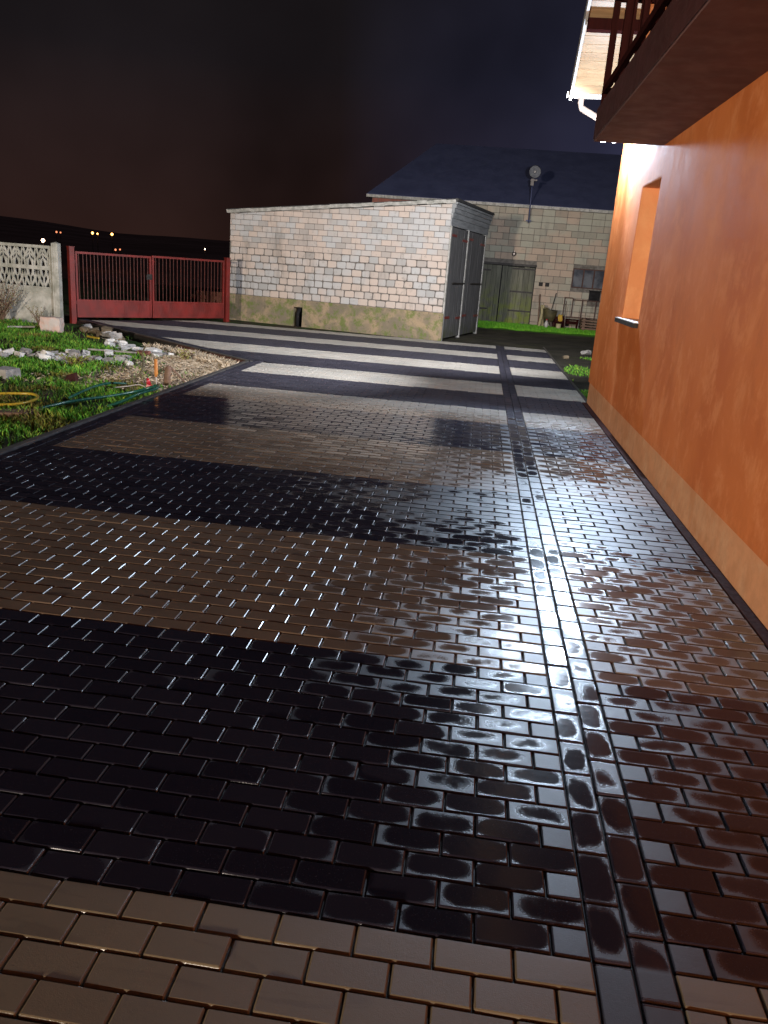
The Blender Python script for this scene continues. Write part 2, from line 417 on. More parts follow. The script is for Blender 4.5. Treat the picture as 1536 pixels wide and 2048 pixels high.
for y in ys:
    for x in xs:
        dd = math.hypot(x, y); t_ = min(1, max(0, (dd - 38) / 80))
        V.append((x, y, gz(x, y) if (-14 <= x <= 6 and -4 <= y <= 30) else -.06 - 6 * t_ * t_ * (3 - 2 * t_)))
nx = len(xs)
for j in range(len(ys) - 1):
    for i in range(nx - 1): F.append((j*nx+i, j*nx+i+1, (j+1)*nx+i+1, (j+1)*nx+i))
g = MB(); g.faces(V, F, 0, smooth=True); tag(g.build('ground', M['ground']), kind='structure')
# rolling hills beyond the gate
h = MB(); V = []; F = []; na, nr = 90, 14
for i in range(na + 1):
    az = R(-75 + 130 * i / na)
    for j in range(nr + 1):
        d = 120 + 1500 * (j / nr) ** 1.5
        x = d * math.sin(az); y = d * math.cos(az)
        el = .84 + .45 * max(0, min(1, (-.42 - az) / .16)) + .05 * math.sin(az * 21 + 1) + .03 * math.sin(az * 47)
        top = math.tan(R(el)) * 1620 + 1.6
        t_ = j / nr
        V.append((x, y, -6.2 + (top + 6.2) * t_ ** 2.1))
for i in range(na):
    for j in range(nr): F.append((i*(nr+1)+j, (i+1)*(nr+1)+j, (i+1)*(nr+1)+j+1, i*(nr+1)+j+1))
h.faces(V, F, 0, smooth=True); tag(h.build('hills', M['hill']), kind='structure')

# ------------------------------------------------------------------ pavement
EDG = [-1.8, 0, 1.5, 3.0, 4.5, 6.0, 7.5, 8.5, 9.9, 11.1, 12.4, 13.6, 15.0, 16.0, 17.4, 18.1]
def is_dark(y):
    for i in range(len(EDG) - 1):
        if EDG[i] <= y < EDG[i+1]: return i % 2 == 1
    return y < -1.8
pv = MB(); fr = lambda a, b, c: (a, b, c)
TILT = .0016
def paver(poly, dark, half=False, bb=None):
    cx = sum(p[0] for p in poly) / len(poly); cy = sum(p[1] for p in poly) / len(poly)
    tx = random.gauss(0, .009); ty = random.gauss(0, .010); dz = random.gauss(0, .0011)
    f = lambda a, b, c: (a, b, c + dz + tx * (a - cx) + ty * (b - cy))
    c = (random.random(), .99 if half else random.uniform(0, .9), 1.0 if dark else 0.0, 1)
    block(pv, poly, f, 0, .03, .0058, .0035, 0, c)
J = .0022
# diagonal far-left kerb: from corner (-4.0,11.09) towards (-9.3,15.7)
cA = Vector((-4.02, 11.09)); cB = Vector((-9.35, 15.72)); dg = (cB - cA).normalized(); dn = Vector((-dg.y, dg.x)); 
if dn.y < 0: dn = -dn      # points away from the garden
BW = .22
gt0 = Vector((-9.30, 15.42)); gt1 = Vector((-6.88, 18.72)); gd = (gt1 - gt0).normalized(); gn = Vector((gd.y, -gd.x))
y = -3.0
row = 0
while y < 18.05:
    y1 = y + .1; half = row % 2 == 0
    dk = is_dark(y + .05)
    left = -3.87 if y < 11.05 else -9.6
    # left field runs from the strip at x=0 to the left
    x = 0.0
    first = True
    while x > left:
        w = .1 if (first and half) else .2
        hb = first and half
        poly = [(x - w + J, y + J), (x - J, y + J), (x - J, y1 - J), (x - w + J, y1 - J)]
        if y < 11.05: poly = clip(poly, 1, 0, left)
        else:
            q = cA + dn * BW
            poly = clip(poly, dn.x, dn.y, dn.dot(q)) if x < -2.5 else poly
            if len(poly) > 2: poly = clip(poly, gn.x, gn.y, gn.dot(gt0) + .02) if x < -6 else poly
        if len(poly) > 2: paver(poly, dk, hb)
        x -= w; first = False
    # right field
    x = .2; first = True; right = 1.10 if y < 9.85 else 1.17
    while x < right:
        w = .1 if (first and half) else .2; hb = first and half
        poly = [(x + J, y + J), (x + w - J, y + J), (x + w - J, y1 - J), (x + J, y1 - J)]
        poly = clip(poly, -1, 0, -right)
        if len(poly) > 2: paver(poly, dk, hb)
        x += w; first = False
    y = y1; row += 1
# the double strip running up the yard
for k in range(2):
    y = -3.0 + .0 + k * .1
    while y < 18.05:
        paver([(k*.1 + J, y + J), (k*.1 + .1 - J, y + J), (k*.1 + .1 - J, y + .2 - J), (k*.1 + J, y + .2 - J)], True)
        y += .2
# dark border rows beside the kerb
for k in range(2):
    x0 = -4.07 + .1 * k; y = -3.0 + k * .1
    while y < 11.0:
        paver([(x0 + J, y + J), (x0 + .1 - J, y + J), (x0 + .1 - J, y + .2 - J), (x0 + J, y + .2 - J)], True); y += .2
    L = (cB - cA).length; s = 0.0
    while s < L:
        pts = []
        for a, b in ((s + J, k*.1 + .01 + J), (s + J, k*.1 + .11 - J), (s + .2 - J, k*.1 + .11 - J), (s + .2 - J, k*.1 + .01 + J)):
            q = cA + dg * a + dn * b; pts.append((q.x, q.y))
        if area(pts) < 0: pts = pts[::-1]
        paver(pts, True); s += .2
# bed below the stones, as one slab (butting rectangles), sand showing in the joints
def bedbox(x0, y0, x1, y1): pv.box((x0, y0, -.2), (x1, y1, -.012), 1)
bedbox(-4.07, -3, 1.15, 11.1)
pts = [(-4.07, 11.1), (1.18, 11.1), (1.18, 18.15), (-7.0, 18.15), (-9.3, 15.5)]
vs = [(p[0], p[1], -.2) for p in pts] + [(p[0], p[1], -.012) for p in pts]; n = len(pts)
pv.faces(vs, [tuple(range(n, 2*n))] + [(i, (i+1) % n, n+(i+1) % n, n+i) for i in range(n)], 1)
tag(pv.build('pavement', [M['paver'], M['bed']]), kind='structure')
# kerb edging, slightly proud of the stones
kb = MB()
y = -3.0
while y < 11.05:
    kb.box((-4.13, y + .002, -.24), (-4.075, min(y + .998, 11.12), .012)); y += 1.0
s = 0.0; L = (cB - cA).length
def kf(a, b, c):
    q = cA + dg * a + dn * b; return (q.x, q.y, c)
while s < L:
    e = min(s + .998, L)
    kb.box((s + .002, -.055, -.24), (e, -.002, .012), fr=kf)
    kb.box((s + .002, -.062, -.24), (e, -.0556, -.006), 1, fr=kf)
    s += 1.0
y = 9.9
while y < 18: kb.box((1.172, y + .002, -.15), (1.215, y + .998, .005)); y += 1.0
tag(kb.build('kerb', [M['kerb'], M['kerbface']]), kind='structure')

# ------------------------------------------------------------------ the orange house
X0 = 1.15; YC = 9.85
house = empty('house', (X0, YC, 0), 'orange rendered house with balcony and timber verge beside the paved yard', 'house')
w = MB()
slope = .80; 
def vz(y): return 4.04 + (10.45 - y) * slope        # underside of the verge
wy0, wy1, wz0, wz1 = 6.93, 7.93, 1.27, 2.66
T = .42
YB = -6.0
RY = 3.0
# wall around the window opening; the top follows the verge
def wallpiece(ya, yb, za, zb_a, zb_b, x0=X0, t=T):
    w.hexa([(x0, ya, za), (x0+t, ya, za), (x0+t, yb, za), (x0, yb, za), (x0, ya, zb_a), (x0+t, ya, zb_a), (x0+t, yb, zb_b), (x0, yb, zb_b)])
wallpiece(YB, wy0, .30, 3.2, 3.2); wallpiece(wy1, YC, .30, 3.2, 3.2)
wallpiece(wy0, wy1, .30, wz0 - .03, wz0 - .03); wallpiece(wy0, wy1, wz1, 3.2, 3.2)
wallpiece(RY, YC, 3.2, vz(RY) - .02, vz(YC) - .02); wallpiece(YB, RY, 3.2, vz(RY) - (RY - YB) * slope, vz(RY) - .02)
w.box((X0 + T, YC - .3, .30), (9, YC, vz(YC) - .1))
w.box((X0 + T, YB, .30), (9, YB + .3, 2.8))
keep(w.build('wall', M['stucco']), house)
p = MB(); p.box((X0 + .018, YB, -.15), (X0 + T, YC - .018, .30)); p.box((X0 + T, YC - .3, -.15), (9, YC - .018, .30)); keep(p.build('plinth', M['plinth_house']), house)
p = MB(); p.box((1.103, -3, -.1), (1.166, YC - .02, .006)); keep(p.build('dimpled_membrane', M['black']), house)
p = MB(); fx = X0 + .20
for a, b in (((fx, wy0, wz0), (fx + .07, wy0 + .07, wz1)), ((fx, wy1 - .07, wz0), (fx + .07, wy1, wz1)), ((fx, wy0 + .07, wz0), (fx + .07, wy1 - .07, wz0 + .07)), ((fx, wy0 + .07, wz1 - .07), (fx + .07, wy1 - .07, wz1)), ((fx + .005, (wy0+wy1)/2 - .03, wz0 + .07), (fx + .065, (wy0+wy1)/2 + .03, wz1 - .07))):
    p.box(a, b)
win = keep(p.build('window', M['white']), house)
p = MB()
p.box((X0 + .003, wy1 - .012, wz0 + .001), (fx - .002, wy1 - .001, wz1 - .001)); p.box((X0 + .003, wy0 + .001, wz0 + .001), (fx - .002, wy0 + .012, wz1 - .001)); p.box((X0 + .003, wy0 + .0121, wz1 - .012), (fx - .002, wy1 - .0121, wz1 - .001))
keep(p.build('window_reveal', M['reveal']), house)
p = MB(); p.box((fx + .03, wy0 + .07, wz0 + .07), (fx + .045, wy1 - .07, wz1 - .07)); gl = p.build('pane', M['glass']); keep(gl, house); gl.parent = win
p = MB(); p.box((X0 - .05, wy0 - .04, wz0 - .0085), (fx, wy1 + .16, wz0 - .002), 0); p.box((X0 - .052, wy0 - .042, wz0 - .055), (X0 - .003, wy1 + .162, wz0 - .0086), 1)
keep(p.build('window_sill', [M['white'], M['iron']]), house)
# balcony
p = MB(); p.box((.48, -5, 2.95), (X0 - .001, 7.1, 3.22), 0); p.box((.470, -5, 2.965), (.4799, 7.11, 3.24), 1); p.box((.48, 7.1001, 2.965), (X0 - .001, 7.11, 3.24), 1)
keep(p.build('balcony_slab', [M['slab'], M['fascia']]), house)
rl = MB()
for (a, b) in (((.49, -5, 3.36), (.53, 7.09, 3.42)), ((.49, -5, 4.15), (.55, 7.09, 4.20)), ((.53, 7.05, 3.36), (X0, 7.09, 3.42)), ((.55, 7.04, 4.15), (X0, 7.09, 4.20)), ((.49, 7.03, 3.2405), (.56, 7.09, 3.36)), ((.49, 7.05, 3.42), (.55, 7.09, 4.15))):
    rl.box(a, b)
railing = keep(rl.build('railing', M['brown']), house)
bal = MB(); bal.box((-.04, -.011, 0), (.04, .011, .82)); b0 = None
def board(x, yy, rz):
    global b0
    if b0 is None: b0 = bal.build('baluster', M['brown']); o = b0
    else: o = b0.copy(); col.objects.link(o)
    o.parent = railing; o.location = (x - X0, yy - YC, 3.375); o.rotation_euler = (0, 0, rz)
for i in range(4): board(.64 + .135 * i, 7.027, 0)
for i in range(9): board(.567, 6.70 - .55 * i, R(90))
# verge and roof
p = MB(); p2 = MB(); yy = 10.45; i = 0
SL = math.sqrt(1 + slope * slope)
while yy > RY + .05:
    pw = .085 + .012 * random.random() if i else .1
    ya, yb = yy, yy - pw
    c = (random.random(), 0, 0, 1)
    p.hexa([(.47, yb + .005, vz(yb + .005)), (X0 - .002 if ya < YC + .02 else 3.0, yb + .005, vz(yb + .005)), (X0 - .002 if ya < YC + .02 else 3.0, ya, vz(ya)), (.47, ya, vz(ya)),
            (.47, yb + .005, vz(yb) + .022), (X0 - .002 if ya < YC + .02 else 3.0, yb + .005, vz(yb) + .022), (X0 - .002 if ya < YC + .02 else 3.0, ya, vz(ya) + .022), (.47, ya, vz(ya) + .022)], 0, c)
    yy -= pw; i += 1
roof = MB()
def rz_(y): return vz(y) + .04
roof.hexa([(.45, RY, rz_(RY)), (9, RY, rz_(RY)), (9, 10.5, rz_(10.5)), (.45, 10.5, rz_(10.5)), (.45, RY, rz_(RY) + .14), (9, RY, rz_(RY) + .14), (9, 10.5, rz_(10.5) + .14), (.45, 10.5, rz_(10.5) + .14)])
yl = -6.4; zl = rz_(RY) - (RY - yl) * slope
roof.hexa([(.45, yl, zl), (9, yl, zl), (9, RY, rz_(RY)), (.45, RY, rz_(RY)), (.45, yl, zl + .14), (9, yl, zl + .14), (9, RY, rz_(RY) + .14), (.45, RY, rz_(RY) + .14)])
rf = keep(roof.build('roof', M['rooft']), house)
o = keep(p.build('soffit_planks', M['plank']), house); o.parent = rf
p = MB()
p.hexa([(.435, RY, vz(RY) - .05), (.4695, RY, vz(RY) - .05), (.4695, 10.5, vz(10.5) - .05), (.435, 10.5, vz(10.5) - .05), (.435, RY, vz(RY) + .2), (.4695, RY, vz(RY) + .2), (.4695, 10.5, vz(10.5) + .2), (.435, 10.5, vz(10.5) + .2)])
o = keep(p.build('barge_board', M['white']), house); o.parent = rf
p = MB(); p.box((.475, 9.50, 4.55), (X0 - .002, 9.64, vz(9.64) - .012))
keep(p.build('purlin', M['brown']), house)
# gutter along the far eave with its bent downpipe
p = MB(); V = []; F = []
for i in range(2):
    for j in range(9):
        an = math.pi * j / 8; V.append(((.40, 3.2)[i], 10.56 + .065 * math.cos(an), 4.06 - .065 * math.sin(an)))
for j in range(8): F.append((j, j+1, 9+j+1, 9+j))
F.append(tuple(range(9))); F.append(tuple(range(17, 8, -1)))
p.faces(V, F, 0)
gut = keep(p.build('gutter', M['white']), house)
p = MB(); p.tube([(.60, 10.56, 4.00), (.60, 10.56, 3.93), (.62, 10.5, 3.86), (1.20, 9.95, 3.47), (1.26, 9.91, 3.40), (1.26, 9.91, 3.14)], .04, 12); p.tube([(1.26, 9.91, 3.15), (1.26, 9.91, .05)], .04, 12)
keep(p.build('downpipe', M['pipe']), house)

# twin-head security lamp on the house wall just beyond the balcony
lamp = empty('security_lamp', (X0, 9.3, 3.35), 'white twin-head wall lamp shining on the house corner below the eave', 'wall lamp')
p = MB(); p.box((X0 - .05, 9.24, 3.34), (X0 - .002, 9.36, 3.48)); p.bar((X0 - .05, 9.3, 3.40), (.84, 9.3, 3.40), .025, .025); keep(p.build('bracket', M['white']), lamp)
for hx, ang in ((.83, -1), (.97, 1)):
    p = MB(); p.tube([(hx, 9.3, 3.40), (hx, 9.3, 3.345), (hx - .02, 9.32, 3.32)], [.028, .04, .055], 14, cap=True); hd = keep(p.build('lamp_head', M['white']), lamp)
    p = MB(); p.tube([(hx - .021, 9.321, 3.317), (hx - .025, 9.325, 3.298), (hx - .027, 9.327, 3.285)], [.05, .042, .02], 14); q = keep(p.build('bulb', M['lampglass']), lamp); q.parent = hd

# ------------------------------------------------------------------ garage
GO = Vector((-1.36, 18.38)); GU = Vector((-.975, .22)).normalized(); GS = Vector((.22, .975)).normalized(); GW = 5.9; GD = 3.85
garage = empty('garage', (GO.x, GO.y, 0), 'low pale block garage with sloping roof and tall grey doors', 'garage')
def gf(a, b, c):            # a along the front from the right corner, b height, c out of the wall
    q = GO + GU * a - GS * c; return (q.x, q.y, b)
def gs(a, b, c):            # the door side
    q = GO + GS * a - GU * c; return (q.x, q.y, b)
def topz(a): return 3.20 - (3.20 - 2.70) * a / GW
w = MB()
def pz(a): return .64 - .0 * a
hts = [.17]*5 + [.175, .17] + [.135] * 30
z = .64; r = 0
while z < 3.2:
    hh = hts[r] if r < len(hts) else .135
    bw = .245 if r < 7 else .262
    a = -(.5 * bw if r % 2 else 0) 
    while a < GW:
        ww = bw * (1 + random.uniform(-.14, .14) * (1 if r < 7 else .25))
        ga = .009 if r < 7 else .005
        lo, hi = max(a, 0.) + ga, min(a + ww, GW) - ga
        if hi - lo > .03:
            poly = [(lo, z + ga), (hi, z + ga), (hi, z + hh - ga), (lo, z + hh - ga)]
            # clip under the sloping roof line
            poly = clip(poly, -(3.2-2.7)/GW, -1, -(3.2 - .06))
            if len(poly) > 2:
                pr = max(-.006, random.gauss(0, .005 if r < 7 else .0025))
                c = (random.random(), random.random(), 0, 1)
                wp = (lambda u_, v_: (u_ + random.uniform(-.009, .009), v_ + random.uniform(-.008, .008))) if r < 7 else None
                block(w, poly, gf, .012 + pr, .05, .011 if r < 7 else .006, .022 if r < 7 else .007, 0, c, warp=wp)
        a += ww
    z += hh; r += 1
# mortar body: front slab and left, back walls
def gbox(mb, a0, a1, s0, s1, z0, z1a, z1b, m=0, c=(.5, .5, .5, 1)):
    def q(a, s, z): v_ = GO + GU * a + GS * s; return (v_.x, v_.y, z)
    mb.hexa([q(a0, s0, z0), q(a1, s0, z0), q(a1, s1, z0), q(a0, s1, z0), q(a0, s0, z1a), q(a1, s0, z1b), q(a1, s1, z1b), q(a0, s1, z1a)], m, c)
gbox(w, 0.0, GW, .0, .22, .62, topz(0) - .05, topz(GW) - .05, 1)
gbox(w, GW - .22, GW, .221, GD, 0, topz(GW) - .07, topz(GW) - .07, 1)
gbox(w, 0.1, GW - .22, GD - .2, GD, 0, topz(.1) - .07, topz(GW) - .07, 1)
# block return at the corner
z = .66
while z < 2.66:
    block(w, [(.006, z), (.075, z), (.075, z + .13), (.006, z + .13)], gs, .012, .05, .006, .006, 0, (random.random(), random.random(), 0, 1)); z += .135
keep(w.build('wall', [M['garage'], M['mortar']]), garage)
p = MB()
# plinth with its uneven surface and the dark opening
def plq(a0, a1, z0, z1):
    na_, nz_ = max(1, int((a1-a0)/.08)), max(1, int((z1-z0)/.08)); V = []; F = []
    for j in range(nz_ + 1):
        for i in range(na_ + 1):
            a = a0 + (a1-a0)*i/na_; zz = z0 + (z1-z0)*j/nz_
            V.append(gf(a, zz, .035 + .018 * noise.noise(Vector((a*2.3, zz*3, 0))) + .02 * max(0, 1 - (zz-z0)/.5)))
    for j in range(nz_):
        for i in range(na_): F.append((j*(na_+1)+i, j*(na_+1)+i+1, (j+1)*(na_+1)+i+1, (j+1)*(na_+1)+i))
    p.faces(V, F, 0, smooth=True)
plq(-.03, 3.73, -.1, .64); plq(3.98, GW, -.1, .64); plq(3.73, 3.98, .46, .64)
gbox(p, 0.0, 3.73, 0, .2, -.1, .60, .60); gbox(p, 3.98, GW - .0, 0, .2, -.1, .60, .60); gbox(p, 3.73, 3.98, 0, .2, .46, .60, .60)
p.box((-.03, -.1, 0), (3.73, .61, .03), fr=gf); p.box((3.98, -.1, 0), (GW, .61, .03), fr=gf)
keep(p.build('plinth', M['plinth']), garage)
p = MB(); p.box((3.73, -.05, -.19), (3.98, .46, -.16), fr=gf); p.tube([gf(3.85, -.03, .045), gf(3.86, .3, .03), gf(3.83, .44, -.05)], .045, 10); keep(p.build('drain_opening', M['hole']), garage)
# roof slab with ragged pale edge, and moss
p = MB()
def roofq(a, s, z): v_ = GO + GU * a + GS * s; return (v_.x, v_.y, z)
a0, a1, s0, s1 = -.15, GW + .05, -.07, GD + .1
p.hexa([roofq(a0, s0, topz(a0)-.01), roofq(a1, s0, topz(a1)-.01), roofq(a1, s1, topz(a1)-.01), roofq(a0, s1, topz(a0)-.01), roofq(a0, s0, topz(a0)+.05), roofq(a1, s0, topz(a1)+.05), roofq(a1, s1, topz(a1)+.05), roofq(a0, s1, topz(a0)+.05)])
rf2 = keep(p.build('roof', M['rooft']), garage)
p = MB(); a = -.1
while a < GW + .04:
    l = random.uniform(.16, .34); e = min(a + l, GW + .06); dz = random.uniform(-.008, .008)
    p.hexa([gf(a+.003, topz(a) - .045 + dz, .065), gf(e, topz(e) - .045 + dz, .065), gf(e, topz(e) - .045 + dz, .0705), gf(a+.003, topz(a) - .045 + dz, .0705), gf(a+.003, topz(a)+.03+dz, .071), gf(e, topz(e)+.03+dz, .071), gf(e, topz(e)+.03+dz, .11), gf(a+.003, topz(a)+.03+dz, .11)], 0, (random.random(), 0, 0, 1)); a = e
e_ = keep(p.build('edge_tiles', M['trim']), garage); e_.parent = rf2
# stepped fascia of pale boards over the doors
p = MB()
for i, (z0, z1, out) in enumerate(((2.66, 2.83, .02), (2.834, 2.95, .045), (2.954, 3.05, .07), (3.054, 3.14, .10), (3.144, 3.19, .13))):
    p.box((-.02 - .0 * i, z0, 0.0), (GD + .1, z1, out), fr=gs)
keep(p.build('fascia', M['fasboard']), garage)
for a in (.0, 1.72, 3.72):
    p = MB(); p.box((a + .0, -.05, -.08), (a + .085, 2.658, .03), fr=gs); keep(p.build('door_post', M['trim']), garage)
for k in range(2):
    a0 = .088 + k * 1.72; a1 = a0 + (1.628 if k == 0 else 1.91)
    p = MB(); nb = 9
    for i in range(nb):
        b0_ = a0 + (a1 - a0) * i / nb; b1_ = a0 + (a1 - a0) * (i + 1) / nb
        p.box((b0_ + .003, .03, -.03), (b1_ - .003, 2.64, .008 + random.uniform(0, .006)), 0, (random.random(), 0, 0, 1), fr=gs)
    dr = keep(p.build('door', M['door']), garage)
    for (za, aa, bb_) in ((2.43, a0, a0 + .5), (.50, a0, a0 + .5), (2.36, a1 - .5, a1), (.46, a1 - .5, a1)):
        p = MB(); p.box((aa, za, .0145), (bb_, za + .055, .024), fr=gs); q = keep(p.build('strap_hinge', M['hinge']), garage); q.parent = dr
    p = MB(); p.bar(gs((a0+a1)/2 - .35, 1.35, .035), gs(a1 + .02, 1.35, .035), .02, .035); q = keep(p.build('latch_bar', M['iron']), garage); q.parent = dr

# ------------------------------------------------------------------ barn
BY = 26.3
barn = empty('barn', (0, BY, 0), 'long pale block barn with dark pitched roof behind the garage', 'barn')
def bf(a, b, c): return (a, BY - c, b)
w = MB(); z = 0.0; r = 0
DOOR = (-.72, 1.22, 2.0); WIN = (2.43, 3.50, 1.41, 2.03); HOLE = (3.05, 3.42, 1.02, 1.33)
def cut(lo, hi, z0, z1):
    segs = [(lo, hi)]
    for (x0, x1, y0, y1) in ((DOOR[0], DOOR[1], -1, DOOR[2]), WIN, HOLE):
        if z1 > y0 + .05 and z0 < y1 - .05:
            n_ = []
            for a, b in segs:
                if b <= x0 or a >= x1: n_.append((a, b))
                else:
                    if a < x0: n_.append((a, x0))
                    if b > x1: n_.append((x1, b))
            segs = n_
    return segs
while z < 3.80:
    hh = .215 if r < 11 else .20; bw = .40
    z1 = min(z + hh, 3.84)
    a = -4.38 - (.2 if r % 2 else 0)
    while a < 6.0:
        ww = bw * (random.choice((.5, 1, 1, 1)) if random.random() < .5 else 1)
        for lo, hi in cut(max(a, -4.38), min(a + ww, 6.0), z, z1):
            if hi - lo > .05:
                red = 1 if (a < -2.3 and z > 3.3) else 0
                block(w, [(lo + .006, z + .006), (hi - .006, z + .006), (hi - .006, z1 - .006), (lo + .006, z1 - .006)], bf, .012 + random.gauss(0, .003), .05, .007, .01, 2 if red else 0, (random.random(), random.random(), 0, 1))
        a += ww
    z = z1; r += 1
def bb(x0, x1, z0, z1): w.box((x0, BY, z0), (x1, BY + .35, z1), 1)
bb(-4.38, DOOR[0], -.1, 3.84); bb(DOOR[0], DOOR[1], DOOR[2], 3.84); bb(DOOR[1], WIN[0], -.1, 3.84)
bb(WIN[0], WIN[1], WIN[3], 3.84); bb(WIN[1], 6.0, -.1, 3.84); bb(WIN[0], HOLE[0], -.1, WIN[2]); bb(HOLE[0], HOLE[1], HOLE[3], WIN[2]); bb(HOLE[0], HOLE[1], -.1, HOLE[2]); bb(HOLE[1], WIN[1], -.1, WIN[2])
w.box((-4.38, BY + .35, -.1), (-4.05, 34.7, 3.84), 1); w.box((5.7, BY + .35, -.1), (6.0, 34.7, 3.84), 1); w.box((-4.05, 34.4, -.1), (5.7, 34.7, 3.84), 1)
keep(w.build('wall', [M['barn'], M['mortar'], M['brick']]), barn)
p = MB(); rz0, rz1 = 3.86, 6.10; ry = 30.5
xl, xr, xa = -4.55, 6.3, -2.7
V = [(xl, BY - .22, rz0), (xr, BY - .22, rz0), (xr, ry, rz1), (xa, ry, rz1), (xl, 34.9, rz0), (xr, 34.9, rz0),
     (xl, BY - .22, rz0 - .07), (xr, BY - .22, rz0 - .07), (xr, 34.9, rz0 - .07), (xl, 34.9, rz0 - .07)]
p.faces(V, [(0, 1, 2, 3), (3, 2, 5, 4), (0, 3, 4), (1, 5, 2), (6, 7, 1, 0), (8, 9, 4, 5), (9, 6, 0, 4), (7, 8, 5, 1), (9, 8, 7, 6)], 0)
rf3 = keep(p.build('roof', M['roof']), barn)
p = MB()
a = xl
while a < xr - .3: p.box((a + .004, BY - .245, rz0 - .10), (a + .296, BY - .2205, rz0 - .015), 0, (random.random(), 0, 0, 1)); a += .3
e_ = keep(p.build('eave_edge', M['trim']), barn); e_.parent = rf3
p = MB(); nb = 6
for k, (a0, a1, off) in enumerate(((-.70, .10, 0), (.13, 1.20, .03))):
    p = MB(); nb = 5 + k
    for i in range(nb):
        b0_ = a0 + (a1-a0)*i/nb; b1_ = a0 + (a1-a0)*(i+1)/nb
        p.box((b0_ + .004, .06 + random.uniform(0, .04), -.10 + off), (b1_ - .004, 1.93 + random.uniform(-.02, .02), -.07 + off + random.uniform(0, .008)), 0, (random.random(), 0, 0, 1), fr=bf)
    dr = keep(p.build('door', M['bdoor']), barn)
    for zz in (.5, 1.85, 1.12) if k else (.5, 1.75):
        p = MB(); p.box((a1 - .75 if k else a0, zz, -.055 + off), (a1 + (.05 if k else -.35), zz + .05, -.04 + off), fr=bf); q = keep(p.build('strap_hinge', M['iron']), barn); q.parent = dr
p = MB(); p.box((DOOR[0], .0, -.24), (DOOR[1], 2.0, -.20), fr=bf); keep(p.build('door_recess', M['hole']), barn)
p = MB(); p.box((DOOR[0] - .05, 1.96, -.06), (DOOR[1] + .02, 2.03, .03), fr=bf); keep(p.build('lintel', M['iron']), barn)
p = MB()
for a in (2.43, 2.77, 3.11, 3.45): p.box((a, 1.41, -.10), (a + .04, 2.03, -.05), fr=bf)
p.box((2.47, 1.41, -.098), (3.45, 1.445, -.052), fr=bf); p.box((2.47, 1.995, -.098), (3.45, 2.03, -.052), fr=bf)
wn = keep(p.build('window', M['rust']), barn)
for a in (2.47, 2.81, 3.15):
    p = MB(); p.box((a, 1.447, -.085), (a + .298, 1.993, -.078), fr=bf); q = keep(p.build('pane', M['glass']), barn); q.parent = wn
p = MB(); p.box((HOLE[0], HOLE[2], -.2), (HOLE[1], HOLE[3], -.15), fr=bf); p.box((HOLE[0] - .03, HOLE[3] - .0, .02), (HOLE[1] + .05, HOLE[3] + .04, .05), 0, fr=bf); keep(p.build('wall_hatch', M['hole']), barn)
for a in (1.37, 1.58):
    p = MB(); p.box((a, 1.38, .014), (a + .13, 1.50, .030), 0, fr=bf)
    for i in range(3): p.box((a + .015, 1.395 + .035*i, .0305), (a + .115, 1.41 + .035*i, .038), 1, fr=bf)
    keep(p.build('vent', [M['hole'], M['iron']]), barn)
# small round lamp over the barn door
sl = empty('bulkhead_lamp', (.45, BY, 2.33), 'small unlit round lamp on the barn wall above the wooden door', 'wall lamp')
p = MB(); p.tube([(.45, BY - .016, 2.33), (.45, BY - .04, 2.33)], .075, 16); keep(p.build('base', M['iron']), sl)
p = MB(); p.tube([(.45, BY - .0401, 2.33), (.45, BY - .09, 2.33), (.45, BY - .12, 2.33)], [.055, .05, .02], 14); p.bar((.45, BY - .05, 2.385), (.45, BY - .05, 2.43), .02, .02); keep(p.build('globe', M['pipe']), sl)
# unlit yard floodlight on its mast over the barn eave
fl = empty('yard_floodlight', (.78, BY - .28, 3.2), 'unlit round yard floodlight on a thin mast above the barn eave', 'floodlight')
p = MB(); p.tube([(.78, BY - .28, 3.3), (.76, BY - .28, 4.42)], .022, 8); p.box((.70, BY - .275, 3.35), (.86, BY - .0135, 3.39)); keep(p.build('mast', M['roof']), fl)
p = MB(); p.box((.70, BY - .32, 4.42), (.80, BY - .22, 4.62)); p.box((.69, BY - .34, 4.56), (.90, BY - .20, 4.60)); keep(p.build('bracket', M['lamphead']), fl)
p = MB()
c0 = Vector((.80, BY - .36, 4.83)); dr_ = Vector((-.15, -1, -.25)).normalized()
p.tube([c0 - dr_*.16, c0 - dr_*.10, c0, c0 + dr_*.05], [.05, .13, .185, .19], 20, cap=False); p.tube([c0 - dr_*.16, c0 - dr_*.159], .05, 12)
hd = keep(p.build('reflector', M['lamphead']), fl)
p = MB(); p.tube([c0 + dr_*.03, c0 + dr_*.045], .18, 20); q = keep(p.build('lens', M['glass']), fl); q.parent = hd
p = MB(); p.tube([c0 + dr_*.046, c0 + dr_*.075], [.05, .02], 12); q = keep(p.build('bulb', M['white']), fl); q.parent = hd

